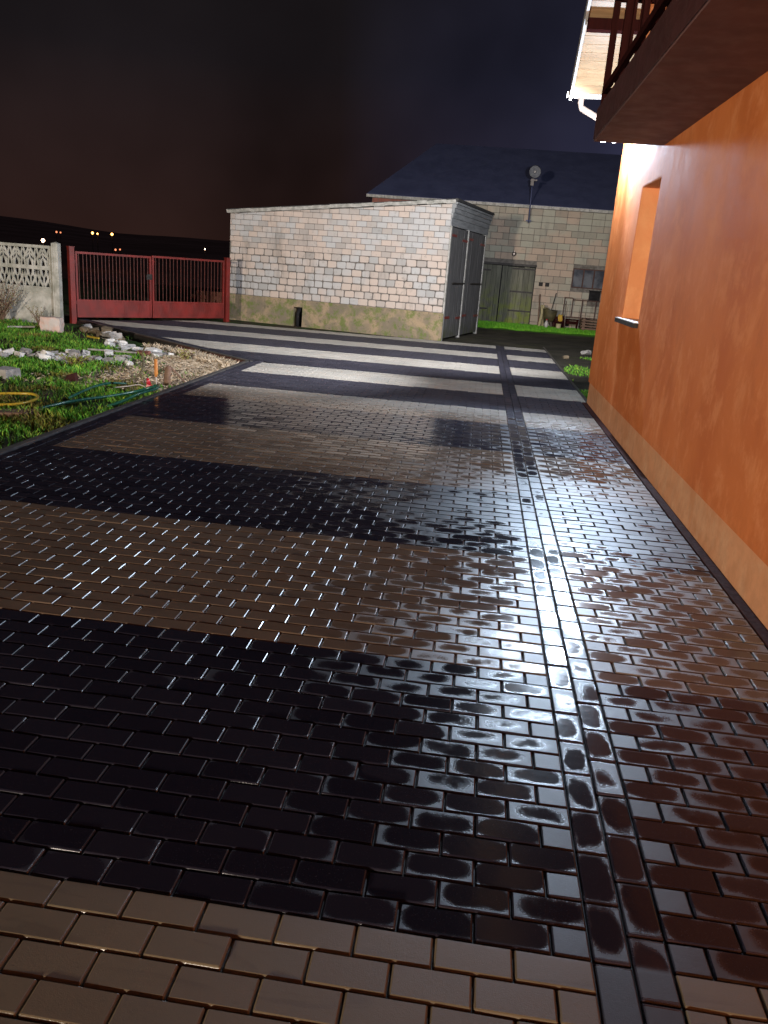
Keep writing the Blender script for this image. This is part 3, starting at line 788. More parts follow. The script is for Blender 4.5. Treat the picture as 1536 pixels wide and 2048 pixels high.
# ------------------------------------------------------------------ gate, posts and fence
def leaf(p0, p1, name, label, z0=.06, z1=1.45, bars=17, handle=False, bend=False):
    P0, P1 = Vector(p0), Vector(p1); d = (P1 - P0); L = d.length; d.normalize(); n_ = Vector((d.y, -d.x))
    def f(a, b, c): q = P0 + d * a + n_ * c; return (q.x, q.y, b)
    e = empty(name, (P0.x, P0.y, 0), label, 'gate', 'leaves of the red yard gate')
    p = MB(); t = .045
    p.box((0, z0, -.02), (t, z1, .02), fr=f); p.box((L - t, z0, -.02), (L, z1, .02), fr=f)
    for zz in (z0, .40, z1 - t): p.box((t, zz, -.019), (L - t, zz + t * (1 if zz > .3 else .8), .019), fr=f)
    keep(p.build('frame', M['red']), e)
    p = MB(); p.box((t, z0 + .036, -.006), (L - t, .40, .004), fr=f)
    p.box((L * .62, z0 + .036, .0045), (L * .635, .40, .01), fr=f)
    keep(p.build('sheet_panel', M['red']), e)
    for i in range(bars):
        a = t + (L - 2*t) * (i + .5) / bars + random.uniform(-.006, .006)
        p = MB(); p.box((a - .006, .445, -.006), (a + .006, z1 - t, .006), fr=f); keep(p.build('bar', M['redrust']), e)
    if handle:
        p = MB(); p.box((L - t - .09, .93, .0195), (L - .002, 1.05, .045), fr=f); p.bar(f(L - .06, 1.0, .07), f(L - .17, 1.0, .07), .018, .018); p.bar(f(L - .06, 1.0, .045), f(L - .06, 1.0, .078), .018, .018); keep(p.build('lock', M['iron']), e)
    return e
g0 = gt0 + gd * .09; g1 = gt1 - gd * .09; Lg = (g1 - g0).length; gm = g0 + gd * Lg * .475
leaf(g0, gm - gd * .012, 'gate_leaf', 'wider left leaf of the red metal gate, next to the concrete fence', bars=20, handle=True)
leaf(gm + gd * .012, g1, 'gate_leaf', 'right leaf of the red metal gate, next to the garage corner', z1=1.47, bars=20)
for q, lab in ((gt0, 'dark red square gate post beside the concrete fence'), (gt1, 'dark red square gate post beside the garage corner')):
    p = MB(); a_ = math.atan2(gd.y, gd.x); co, si = math.cos(a_), math.sin(a_)
    f = lambda x, y_, z_: (q.x + x*co - y_*si, q.y + x*si + y_*co, z_)
    p.box((-.055, -.055, -.1), (.055, .055, 1.53), fr=f); p.box((-.065, -.065, 1.53), (.065, .065, 1.545), fr=f)
    p.box((.055, -.02, .35), (.085, .02, .42), fr=f); p.box((.055, -.02, 1.2), (.085, .02, 1.27), fr=f)
    tag(p.build('gate_post', M['red']), lab, 'gate post', 'posts of the red gate')
FY = 15.18
fence = empty('concrete_fence', (-10.2, FY, 0), 'pale concrete fence with openwork fan arches left of the red gate', 'fence')
def cpost(x, y_, lab, mat):
    p = MB(); p.box((x - .07, y_ - .07, -.15), (x + .07, y_ + .07, 1.58)); p.box((x - .025, y_ - .078, -.15), (x + .045, y_ - .0705, 1.56)); 
    V = [(x-.07, y_-.07, 1.58), (x+.07, y_-.07, 1.58), (x+.07, y_+.07, 1.58), (x-.07, y_+.07, 1.58), (x, y_, 1.61)]
    p.faces(V, [(0,1,4),(1,2,4),(2,3,4),(3,0,4)], 0)
    o = keep(p.build('fence_post', mat), fence)
    if lab: o['label'] = lab
M['postorange'] = simple('ochre_stained_post', (.36, .20, .12), (.22, .15, .10), .85, 5)
cpost(-9.50, FY, None, M['conc'])
cpost(-10.98, FY, 'ochre stained fence post', M['postorange'])
def fpanel(x0, x1, lab):
    p = MB(); p.box((x0, FY - .03, -.15), (x1, FY + .02, .5599)); p.box((x0, FY - .045, .56), (x1, FY + .025, .64)); keep(p.build('base_slab', M['conc']), fence)
    p = MB(); L = x1 - x0; fw = .07
    Z0, Z1, Zm0, Zm1 = .641, 1.52, 1.02, 1.10
    p.box((x0, FY - .04, Z0), (x0 + fw, FY + .02, Z1)); p.box((x1 - fw, FY - .04, Z0), (x1, FY + .02, Z1)); p.box((x0 + fw, FY - .04, Z1 - .06), (x1 - fw, FY + .02, Z1)); p.box((x0 + fw, FY - .04, Zm0), (x1 - fw, FY + .02, Zm1)); p.box((x0 + fw, FY - .04, Z0), (x1 - fw, FY + .02, Z0 + .03))
    fm = keep(p.build('panel_frame', M['conc']), fence)
    n_ = 4; W = (L - 2*fw) / n_; y_ = FY - .012
    for (zb, zt, up) in ((Zm1, Z1 - .06, 1), (Zm0, Z0 + .03, -1)):
        p = MB()
        for i in range(n_):
            cx = x0 + fw + W * (i + .5)
            H = abs(zt - zb)
            def P(u_, v_): return (cx + u_ * W / 2, y_, zb + up * v_ * H)
            # solid half disc rim at the foot of the fan
            arc = [P(.42 * math.cos(t), .0 + .40 * math.sin(t)) for t in [math.pi * j / 10 for j in range(11)]]
            for j in range(10): p.bar(arc[j], arc[j+1], .046, .030, up=(0, 1, 0))
            arc = [P(.78 * math.cos(t), .0 + .66 * math.sin(t)) for t in [math.pi * j / 10 for j in range(11)]]
            if up > 0:
                for j in range(10): p.bar(arc[j], arc[j+1], .038, .024, up=(0, 1, 0))
            for s_ in (-1, 1):
                # ogive ribs meeting the neighbour's at the top
                rib = [P(s_ * (1.0 - .98 * t ** 1.8), t) for t in [j / 7 for j in range(8)]]
                for j in range(7): p.bar(rib[j], rib[j+1], .048, .028, up=(0, 1, 0))
                rib = [P(s_ * (.45 + .5 * t), .2 + .8 * t) for t in [j / 4 for j in range(5)]]
                for j in range(4): p.bar(rib[j], rib[j+1], .034, .024, up=(0, 1, 0))
            p.bar(P(0, .42), P(0, 1), .03, .02, up=(0, 1, 0))
        q = keep(p.build('openwork', M['conc']), fence); q.parent = fm
fpanel(-10.90, -9.572, 'openwork concrete fence panel with fan arches beside the red gate')
fpanel(-12.4, -11.06, 'openwork concrete fence panel cut off by the left edge of the photo')

# ------------------------------------------------------------------ far street lamps
CAM = Vector((-.4516, -1.6541, 1.6275)); FOC = 1595.2
AX = Vector((.990089, .119742, .073388)); BX = Vector((-.104976, .283854, .953104)); CX = Vector((-.093295, .951362, -.293611))
def farlamp(px, py, dist, mat, lab, r=.22, dx=0):
    import mathutils
    d = (AX * (px - 768) / FOC - BX * (py - 1024) / FOC + CX); d.normalize()
    t = dist / math.hypot(d.x, d.y); P_ = CAM + d * t
    hgt = 5.5
    e = empty('street_lamp', (P_.x, P_.y, P_.z - hgt), lab, 'street lamp', 'distant lit street lamps')
    p = MB(); p.tube([(0, 0, 0), (0, 0, hgt - .25)], [.09, .06], 6); p.bar((0, 0, hgt - .26), (.3, 0, hgt - .2), .06, .06); p.build('pole', M['iron'], e)
    p = MB(); V = []; F = []
    for i in range(5):
        for j in range(8):
            th = math.pi * (i + .5) / 5; ph = 2*math.pi*j/8
            V.append((r*math.sin(th)*math.cos(ph), r*math.sin(th)*math.sin(ph), hgt + r*math.cos(th)))
    for i in range(4):
        for j in range(8): F.append((i*8+j, (i+1)*8+j, (i+1)*8+(j+1) % 8, i*8+(j+1) % 8))
    F.append(tuple(range(8))); F.append(tuple(range(39, 31, -1)))
    p.faces(V, F, 0, smooth=True); p.build('globe', mat, e)

farlamp(86, 481, 150, M['farlampw'], 'brightest white distant lamp, just above the concrete fence panel', .30)
farlamp(113, 464, 240, M['farlampd'], 'dim reddish distant lamp high up, farthest to the left on the hill', .26)
farlamp(121, 465, 250, M['farlampd'], 'dim distant lamp close to the leftmost one on the hill', .22)
farlamp(185, 466, 240, M['farlamp'], 'left lamp of the close amber pair on the hill above the gate', .33)
farlamp(195, 467.5, 240, M['farlamp'], 'right, fainter lamp of the close amber pair on the hill', .22)
farlamp(224, 468.5, 240, M['farlamp'], 'single amber distant lamp right of the close pair', .35)
farlamp(231, 499.5, 170, M['farlampd'], 'left lamp of the low faint pair just above the gate top', .20)
farlamp(240, 499, 170, M['farlampd'], 'right lamp of the low faint pair just above the gate top', .16)
farlamp(410, 498.5, 200, M['farlampw'], 'small white distant lamp near the garage corner above the right gate leaf', .14)

# ------------------------------------------------------------------ rubble on the lawn
def rock(name, x, y, sx, sy, sz, mat, lab, grp, seed, box=False, zz=None):
    rnd = random.Random(seed)
    import bmesh
    bm = bmesh.new(); bmesh.ops.create_cube(bm, size=1.0)
    bmesh.ops.subdivide_edges(bm, edges=bm.edges[:], cuts=2 if not box else 3, use_grid_fill=True)
    k_ = .10 if box else .26
    for v_ in bm.verts:
        n_ = Vector((rnd.uniform(-1, 1), rnd.uniform(-1, 1), rnd.uniform(-1, 1)))
        c = v_.co * 2
        round_ = 1 - (.10 if box else .16) * (sum(abs(q) ** 3 for q in c) / 3)
        v_.co = Vector((v_.co.x * sx, v_.co.y * sy, v_.co.z * sz)) * round_ + Vector((n_.x*sx, n_.y*sy, n_.z*sz)) * k_ * .28
    me = bpy.data.meshes.new(name); bm.to_mesh(me); bm.free(); me.materials.append(mat)
    o = bpy.data.objects.new(name, me); col.objects.link(o)
    o.location = (x, y, (gz(x, y) if zz is None else zz) + sz * .38); o.rotation_euler = (rnd.uniform(-.3, .3) * (0 if box else 1), rnd.uniform(-.3, .3) * (0 if box else 1), rnd.uniform(0, 6))
    tag(o, lab, 'rubble', grp)
    return o
b_ = rock('stone_block', -8.75, 13.5, .42, .24, .30, M['tufa'], 'squared pinkish white block standing alone in the grass near the gate', None, 5, True); b_['category'] = 'stone block'; b_.rotation_euler = (0, 0, .12); b_.location.z = gz(-8.75, 13.5) + .16
rnd = random.Random(3); k_ = 0
def cluster(pts, lab, grp, mats, smin, smax):
    global k_
    for (x, y) in pts:
        s_ = rnd.uniform(smin, smax); k_ += 1
        rock('rubble_piece', x, y, s_ * rnd.uniform(1., 1.6), s_, s_ * rnd.uniform(.5, .9), M[rnd.choice(mats)], lab, grp, 100 + k_)
cluster([(-7.95 + .13*i + rnd.uniform(-.08, .08), 10.3 + rnd.uniform(-.35, .45)) for i in range(12)], 'broken grey or white concrete piece in the left heap on the lawn', 'left heap of rubble', ['stone', 'stonew', 'stonew'], .09, .18)
cluster([(-7.3 + .06*i + rnd.uniform(-.1, .1), 10.55 + rnd.uniform(-.35, .35)) for i in range(24)], 'broken concrete piece in the middle row of rubble across the lawn', 'middle row of rubble', ['stone', 'stonew', 'stone', 'stonew'], .07, .15)
cluster([(-7.25 + .045*i + rnd.uniform(-.1, .1), 12.75 - .035*i + rnd.uniform(-.35, .35)) for i in range(36)], 'pale broken block in the right heap of rubble near the kerb', 'right heap of rubble', ['stonew', 'stone', 'stonew', 'stonew'], .07, .16)
cluster([(-8.55 + .10*i + rnd.uniform(-.08, .08), 14.55 - .10*i + rnd.uniform(-.3, .1)) for i in range(15)], 'earthy clod or stone along the diagonal kerb near the gate', 'earthy stones by the kerb', ['stoneb', 'stoneb', 'stone'], .11, .22)
o = rock('stone_slab', -6.62, 8.35,   .34, .26, .16, M['stone'], 'large grey slab cut off by the left edge of the photo', None, 61, True); o['category'] = 'stone slab'
o = rock('broken_brick', -6.02, 11.45, .24, .12, .11, M['brick'], 'reddish brown broken brick at the right end of the rubble', None, 62, True); o['category'] = 'brick'
o = rock('broken_brick', -6.22, 11.62, .2, .11, .10, M['stonew'], 'whitish broken brick behind the reddish one at the end of the rubble', None, 63, True); o['category'] = 'brick'
o = rock('white_stone', 2.14, 18.1,   .24, .17, .10, M['stone'], 'whitish stone on the bare ground close to the house corner', None, 64, False, -.03); o['category'] = 'stone'
o = rock('dark_stone', 1.52, 16.6, .12, .12, .08, M['stoneb'], 'small brown stone at the right edge of the paving beyond the house', None, 65, False, -.03); o['category'] = 'stone'

# ------------------------------------------------------------------ things lying and standing in the garden
def G_(x, y, dz=0.): return (x, y, gz(x, y) + dz)
def path(name, pts, r, mat, lab, cat, n=10, sub=8):
    P_ = [Vector(q) for q in pts]; out = []
    for i in range(len(P_) - 1):
        p0, p1, p2, p3 = P_[max(i-1, 0)], P_[i], P_[i+1], P_[min(i+2, len(P_)-1)]
        for j in range(sub):
            t = j / sub
            out.append(.5 * ((2*p1) + (p2-p0)*t + (2*p0 - 5*p1 + 4*p2 - p3)*t*t + (3*p1 - p0 - 3*p2 + p3)*t**3))
    out.append(P_[-1]); p = MB(); p.tube(out, r, n); return tag(p.build(name, mat), lab, cat)
hz = -.085
path('garden_hose', [(-4.99, 6.28, hz), (-4.86, 6.6, hz + .03), (-4.80, 6.95, hz + .02), (-4.68, 7.35, hz + .01), (-4.52, 7.72, hz + .03), (-4.28, 7.75, .03), (-4.17, 7.45, .045), (-4.20, 7.05, .04), (-4.32, 6.85, -.03), (-4.45, 6.75, hz)], .017, M['tealhose'], 'green garden hose in a long loop touching the kerb', 'garden hose')
path('garden_hose', [(-5.02, 7.0, hz + .01), (-5.02, 7.35, hz + .04), (-5.06, 7.7, hz + .04), (-5.05, 8.1, hz + .03), (-4.95, 8.35, hz)], .015, M['tealhose'], 'shorter pale green hose piece lying farther in the grass', 'garden hose')
path('garden_hose', [(-6.1, 6.5, hz), (-5.75, 6.78, hz + .02), (-5.42, 6.9, hz + .03), (-5.20, 6.62, hz + .04), (-5.22, 6.3, hz + .03), (-5.5, 6.1, hz + .02), (-5.9, 6.0, hz)], .016, M['yhose'], 'yellow garden hose loop at the left edge of the photo', 'garden hose')
p = MB(); p.hexa([(-5.75, 5.55, -.12), (-4.98, 5.95, -.12), (-4.93, 6.22, -.12), (-5.72, 5.85, -.12), (-5.75, 5.55, -.075), (-4.98, 5.95, -.07), (-4.93, 6.22, -.07), (-5.72, 5.85, -.075)])
tag(p.build('wooden_board', M['oldwood']), 'weathered flat board lying below the yellow hose', 'board')
p = MB(); p.bar(G_(-9.62, 13.40, .07), G_(-9.25, 13.75, .08), .03, .03); tag(p.build('pale_batten', M['white']), 'thin pale batten lying in the grass left of the white block', 'stick')
p = MB(); p.bar(G_(-7.75, 12.95, .08), G_(-7.42, 12.72, .10), .035, .03); tag(p.build('yellow_batten', M['yhose']), 'short yellow stick in the grass left of the right rubble heap', 'stick')
p = MB(); p.bar(G_(-6.75, 10.95, .10), G_(-5.95, 11.0, .11), .03, .025); tag(p.build('thin_lath', M['stone']), 'thin grey lath lying across the middle row of rubble', 'stick')
p = MB(); x_, y_ = -4.48, 8.22; p.tube([(x_, y_, -.2), (x_ - .004, y_ + .01, .02), (x_ - .012, y_ + .02, .28)], [.009, .009, .009], 8)
st = empty('marking_stake', (x_, y_, -.15), 'orange topped thin stake at the kerb', 'stake'); keep(p.build('rod', M['white']), st)
p = MB(); p.tube([(x_ - .002, y_, .06), (x_ - .004, y_ + .01, .10), (x_ - .012, y_ + .02, .285)], [.012, .024, .020], 10); keep(p.build('painted_sleeve', M['stake']), st)
p = MB(); rx, ry_ = -4.53, 8.15
p.hexa([(rx-.06, ry_-.04, -.10), (rx+.06, ry_-.04, -.10), (rx+.06, ry_+.04, -.10), (rx-.06, ry_+.04, -.10), (rx-.035, ry_-.03, -.03), (rx+.04, ry_-.03, -.045), (rx+.04, ry_+.03, -.045), (rx-.035, ry_+.03, -.03)])
p.tube([(rx - .02, ry_, -.035), (rx - .03, ry_, .015), (rx - .035, ry_, .045)], [.03, .022, .014], 10); p.tube([(rx + .05, ry_, -.07), (rx + .09, ry_ + .02, -.075)], [.02, .012], 8)
tag(p.build('hose_sprayer', M['redp']), 'small bright red plastic fitting lying at the foot of the stake', 'hose fitting')
path('white_string', [(-4.95, 8.0, -.09), (-4.8, 8.1, -.07), (-4.68, 8.16, -.05), (-4.58, 8.15, -.08)], .007, M['white'], 'short white hose tail beside the red fitting', 'string')
p = MB(); p.tube([(-4.55, 8.78, -.2), (-4.555, 8.78, -.02), (-4.54, 8.79, .10), (-4.53, 8.79, .135)], [.050, .045, .042, .028], 9)
tag(p.build('wooden_stump', M['oldwood']), 'short dark wooden stump standing in the straw by the kerb', 'stump')
p = MB(); p.bar((-4.52, 8.80, .125), (-4.36, 8.95, -.10), .022, .022); tag(p.build('leaning_stick', M['oldwood']), 'thin dark stick leaning on the short stump', 'stick')
path('bent_branch', [(-5.25, 8.55, -.09), (-5.05, 8.6, -.08), (-4.93, 8.72, -.02), (-4.90, 8.8, .12), (-4.91, 8.82, .27), (-4.88, 8.83, .36)], .012, M['olive'], 'thin bent branch rising from the grass beside the rubble', 'branch')
p = MB(); p.hexa([(-5.80, 8.35, -.13), (-5.66, 8.38, -.13), (-5.68, 8.52, -.13), (-5.80, 8.5, -.13), (-5.77, 8.38, -.05), (-5.67, 8.40, -.01), (-5.69, 8.49, -.02), (-5.78, 8.46, -.05)])
tag(p.build('plastic_sheet', M['black']), 'dark crumpled plastic scrap half hidden in the grass', 'scrap')

# ------------------------------------------------------------------ things at the foot of the barn
IY = 25.7; gb = .07
saw = empty('saw_trestle', (1.6, IY, gb), 'pale wooden trestle leaning at the barn wall right of the big door', 'trestle')
for a, b in (((1.50, IY - .12, gb), (1.58, IY + .02, .80)), ((1.63, IY + .12, gb), (1.52, IY, .80))):
    p = MB(); p.bar(a, b, .07, .05); keep(p.build('leg', M['cream']), saw)
p = MB(); p.bar((1.53, IY - .05, .72), (1.74, IY + .3, .70), .05, .05); p.bar((1.55, IY - .1, .38), (1.66, IY + .12, .42), .03, .04); keep(p.build('crosspiece', M['cream']), saw)
for pts, lab, mt in ((((1.50, IY + .3, gb), (1.45, IY + .5, 1.12)), 'reddish wooden pole leaning on the barn wall behind the trestle', 'oldwood'), (((1.78, IY + .25, gb), (1.97, IY + .5, 1.20)), 'thin dark iron pole leaning on the barn wall behind the bucket', 'iron')):
    p = MB(); p.tube(pts, .022 if mt == 'oldwood' else .014, 8); tag(p.build('leaning_pole', M[mt]), lab, 'pole')
wbx = empty('wheelbarrow', (1.8, IY, gb), 'olive wheelbarrow tub standing between trestle and dark crate', 'wheelbarrow')
p = MB()
V = []; F = []; ns = 14
for j, (rr, zz) in enumerate(((.14, .30), (.20, .45), (.235, .62), (.25, .66), (.225, .62), (.12, .34))):
    for i in range(ns): V.append((1.80 + rr * math.cos(2*math.pi*i/ns), IY - .05 + rr * .8 * math.sin(2*math.pi*i/ns), zz + (.04 if j in (2, 3, 4) and math.cos(2*math.pi*i/ns) < 0 else 0)))
for j in range(5):
    for i in range(ns): F.append((j*ns+i, j*ns+(i+1) % ns, (j+1)*ns+(i+1) % ns, (j+1)*ns+i))
F.append(tuple(range(ns-1, -1, -1))); F.append(tuple(5*ns+i for i in range(ns)))
p.faces(V, F, 0, smooth=True); keep(p.build('tub', M['olive']), wbx)
p = MB(); p.bar((1.70, IY - .2, gb), (1.76, IY - .1, .34), .04, .04); p.bar((1.90, IY - .1, gb), (1.86, IY - .05, .34), .03, .03); p.bar((1.74, IY + .12, gb), (1.8, IY + .05, .34), .03, .03); keep(p.build('stand', M['pipe']), wbx)
p = MB(); p.tube([(1.93, IY - .03, gb + .12), (1.99, IY - .03, gb + .12)], .12, 14); keep(p.build('wheel', M['black']), wbx)
bt = empty('plastic_bottle', (1.70, IY - .3, gb), 'small white bottle standing in front of the wheelbarrow', 'bottle')
p = MB(); p.tube([(1.71, IY - .3, gb), (1.71, IY - .3, gb + .2), (1.71, IY - .3, gb + .24), (1.71, IY - .3, gb + .28)], [.06, .06, .03, .025], 12); keep(p.build('body', M['white']), bt)
p = MB(); p.tube([(1.71, IY - .3, gb + .281), (1.71, IY - .3, gb + .31)], .03, 10); keep(p.build('cap', M['redp']), bt)
cr = empty('wooden_crate', (2.1, IY, gb), 'dark crate standing right of the wheelbarrow below the yellow cloth', 'crate')
p = MB()
for i in range(4): p.box((1.98, IY - .02, gb + .01 + .1*i), (2.30, IY + .0, gb + .095 + .1*i)); p.box((1.98, IY + .33, gb + .01 + .1*i), (2.30, IY + .35, gb + .095 + .1*i)); p.box((1.98, IY + .001, gb + .01 + .1*i), (2.0, IY + .329, gb + .095 + .1*i)); p.box((2.28, IY + .001, gb + .01 + .1*i), (2.30, IY + .329, gb + .095 + .1*i))
keep(p.build('slatted_side', M['brown']), cr)
p = MB(); p.box((2.001, IY + .001, gb), (2.279, IY + .329, gb + .02)); p.box((2.001, IY + .001, gb + .3), (2.279, IY + .329, gb + .34)); keep(p.build('bottom', M['iron']), cr)
p = MB(); V = []; F = []
for i in range(7):
    for j in range(6):
        u_, v_ = i / 6, j / 5
        V.append((2.09 + .13*u_ + .01 * math.sin(9*v_), IY - .045 - .02 * math.sin(7*u_ + 3*v_) + (.0 if v_ < .7 else .12 * (v_ - .7) / .3), gb + .26 + .21 * min(v_, .8) / .8 + .01 * math.sin(8*u_)))
for i in range(6):
    for j in range(5): F.append((i*6+j, (i+1)*6+j, (i+1)*6+j+1, i*6+j+1))
p.faces(V, F, 0, smooth=True); cl = p.build('yellow_glove', M['yellow']); sm = cl.modifiers.new('th', 'SOLIDIFY'); sm.thickness = .02; tag(cl, 'yellow work glove hanging over the edge of the dark crate', 'glove')
p = MB(); p.tube([(2.10, IY - .35, gb), (2.10, IY - .35, gb + .02), (2.10, IY - .35, gb + .20)], [.065, .075, .085], 14); tag(p.build('cream_pot', M['cream']), 'small cream coloured pot on the grass before the dark crate', 'pot')
p = MB(); p.tube([(2.32, IY - .2, gb - .1), (2.27, IY - .18, 1.0)], .014, 8); tag(p.build('thin_stake', M['pipe']), 'thin grey upright stake at the left end of the rusty frame', 'stake')
rfm = empty('rusty_frame', (2.8, IY + .35, gb), 'rusty steel frame leaning on the barn wall under the window', 'metal frame')
p = MB(); yq = IY + .45
for a, b in (((2.27, gb), (2.27, 1.10)), ((2.54, .45), (2.54, 1.08)), ((2.85, gb), (2.85, 1.06)), ((3.3, gb), (3.3, 1.06)), ((3.75, gb), (3.75, 1.06))): p.box((a[0] - .015, yq - .015, a[1]), (a[0] + .015, yq + .015, b[1]))
for z_ in (1.07, .46): p.box((2.286, yq - .014, z_), (2.524, yq + .014, z_ + .03))
for z_ in (1.02, .46): p.box((2.556, yq - .013, z_), (3.75, yq + .013, z_ + .03))
keep(p.build('frame', M['rust']), rfm)
p = MB()
for i in range(6): p.box((2.87 + .14*i, yq - .004, .49), (2.875 + .14*i, yq + .004, 1.02))
for i in range(4): p.box((2.866, yq - .010, .55 + .12*i), (3.735, yq - .0045, .556 + .12*i))
keep(p.build('mesh_panel', M['rust']), rfm)
bn = empty('low_bench', (2.5, IY + .1, gb), 'dark low wooden bench in front of the rusty frame', 'bench')
p = MB(); p.box((2.30, IY + .05, .38), (2.78, IY + .32, .42)); p.box((2.32, IY + .06, .26), (2.76, IY + .08, .36)); keep(p.build('seat', M['brown']), bn)
for x_ in (2.33, 2.72):
    p = MB(); p.box((x_, IY + .085, gb - .05), (x_ + .04, IY + .30, .3799)); keep(p.build('leg', M['brown']), bn)
pal = empty('timber_stack', (3.1, IY - .1, gb), 'stack of pale brown timber slats beside the house corner', 'timber stack')
for i in range(5):
    p = MB(); p.box((2.80 + random.uniform(0, .03), IY - .35, gb + .085*i + .0), (3.72, IY + .15, gb + .085*i + .045)); keep(p.build('plank', M['oldwood']), pal)
    p = MB(); p.box((2.86, IY - .30, gb + .085*i + .0455), (2.94, IY + .1, gb + .0845*(i+1))); p.box((3.5, IY - .30, gb + .085*i + .0455), (3.58, IY + .1, gb + .0845*(i+1))); keep(p.build('spacer', M['oldwood']), pal)
path('black_cable', [(2.35, IY - .5, gb + .03), (2.6, IY - .6, gb + .02), (2.9, IY - .7, gb + .03), (3.2, IY - .72, gb + .02), (3.6, IY - .65, gb + .03)], .018, M['iron'], 'dark cable lying on the grass before the timber stack', 'cable')
# stack of bricks beyond the gate
p = MB()
for i in range(4):
    for j in range(10): 
        c0_ = Vector((-9.8, 24.2)) + Vector((.32, .06)) * (j + (.5 if i % 2 else 0)); p.box((c0_.x, c0_.y, -.06 + .125*i), (c0_.x + .305, c0_.y + .5, .06 + .125*i), 0, (random.random(), 0, 0, 1))
M['blockstack'] = simple('reddish_building_blocks', (.34, .15, .10), (.26, .11, .08), .9, 5)
tag(p.build('block_stack', M['blockstack']), 'low stack of reddish building blocks seen through the right gate leaf', 'block stack')

# ------------------------------------------------------------------ vegetation
rg = random.Random(11)
def blade(mb, x, y, z, h_, w_, lean, c, az=None):
    az = rg.uniform(0, 6.283) if az is None else az
    dx, dy = math.cos(az), math.sin(az); wx, wy = -dy * w_ / 2, dx * w_ / 2
    m1 = (x + dx*lean*.35, y + dy*lean*.35, z + h_*.6); tip = (x + dx*lean, y + dy*lean, z + h_)
    mb.face([(x - wx, y - wy, z - .01), (x + wx, y + wy, z - .01), (m1[0] + wx*.7, m1[1] + wy*.7, m1[2]), tip, (m1[0] - wx*.7, m1[1] - wy*.7, m1[2])], 0, c)
gr = MB()
greens = [(.07, .22, .022), (.10, .32, .03), (.15, .37, .035), (.055, .15, .018), (.25, .38, .05)]
cnt = 0
while cnt < 52000:
    y = 4.2 + (15.1 - 4.2) * rg.random() ** 1.15; x = -4.2 - rg.random() ** .8 * (1.5 + y * .62)
    if not in_garden(x, y) or x < -11: continue
    n_ = noise.noise(Vector((x*.9, y*.9, 5))) + .6 * noise.noise(Vector((x*3, y*3, 8)))
    straw = (x > -5.9 and y > 8.6 and y < 12.6) or (y > 12.3 and abs((x + 4.0) * 0.655 + (y - 11.09) * .756 + .6) < .55)
    rub = (abs(y - 10.4) < .35 and -8.2 < x < -6) 
    if straw and rg.random() < .93: continue
    if n_ < -.08 and rg.random() < .8: continue
    if rub and rg.random() < .6: continue
    c = rg.choice(greens); f_ = rg.uniform(.6, 1.25) * (1 + .5 * n_)
    if noise.noise(Vector((x*1.3, y*1.3, 20))) > .25: c = rg.choice([(.20, .21, .03), (.12, .17, .025), (.2, .16, .05)])
    h_ = rg.uniform(.03, .085) * (1.25 if n_ > .25 else 1)
    blade(gr, x, y, gz(x, y), h_, rg.uniform(.006, .013), rg.uniform(.01, .06), (c[0]*f_, c[1]*f_, c[2]*f_, 1)); cnt += 1
tag(gr.build('grass', M['leaf']), kind='stuff')
bg = MB()
for i in range(26000):
    x = rg.uniform(-.9, 4.2); y = 24.0 + 2.1 * rg.random()
    if y > 26.22: continue
    f_ = rg.uniform(.7, 1.3) ; c = rg.choice([(.10, .36, .02), (.14, .44, .025), (.20, .46, .035)])
    y0 = 24.3 + .25 * noise.noise(Vector((x*2, 0, 0))) + .12 * max(0, x - 1)
    if y < y0: continue
    blade(bg, x, y, gz(x, y), rg.uniform(.03, .09), .014, rg.uniform(.01, .05), (c[0]*f_, c[1]*f_, c[2]*f_, 1))
for i in range(7000):
    x = 1.23 + 2.2 * rg.random() ** 1.5; y = rg.uniform(10.2, 17.5)
    n_ = noise.noise(Vector((x*1.6, y*.8, 2)))
    if n_ < .0 + max(0, (y - 13) * .06): continue
    f_ = rg.uniform(.6, 1.2); c = rg.choice(greens)
    blade(bg, x, y, -.035, rg.uniform(.02, .06), .01, rg.uniform(.01, .05), (c[0]*f_*1.3, c[1]*f_*1.3, c[2]*f_*1.3, 1))
tag(bg.build('grass_strip', M['leaf']), kind='stuff')
sw = MB(); cnt = 0
while cnt < 9000:
    y = rg.uniform(8.2, 12.9); x = rg.uniform(-6.6, -4.2)
    if not in_garden(x, y): continue
    dk = (x + 4.0) * 0.655 + (y - 11.09) * .756
    wgt = math.exp(-((dk + .45) / .55) ** 2) * (1 if x > -5.6 else .4)
    if rg.random() > wgt * .9 + (.10 if x > -5.6 else .02): continue
    f_ = rg.uniform(.55, 1.2); c = (.60*f_, .50*f_, .37*f_, 1)
    up = dk > -.42
    blade(sw, x, y, gz(x, y) + .01, rg.uniform(.03, .13) if up else rg.uniform(.005, .04), .009, rg.uniform(.03, .13), c); cnt += 1
tag(sw.build('dry_straw', M['straw']), kind='stuff')
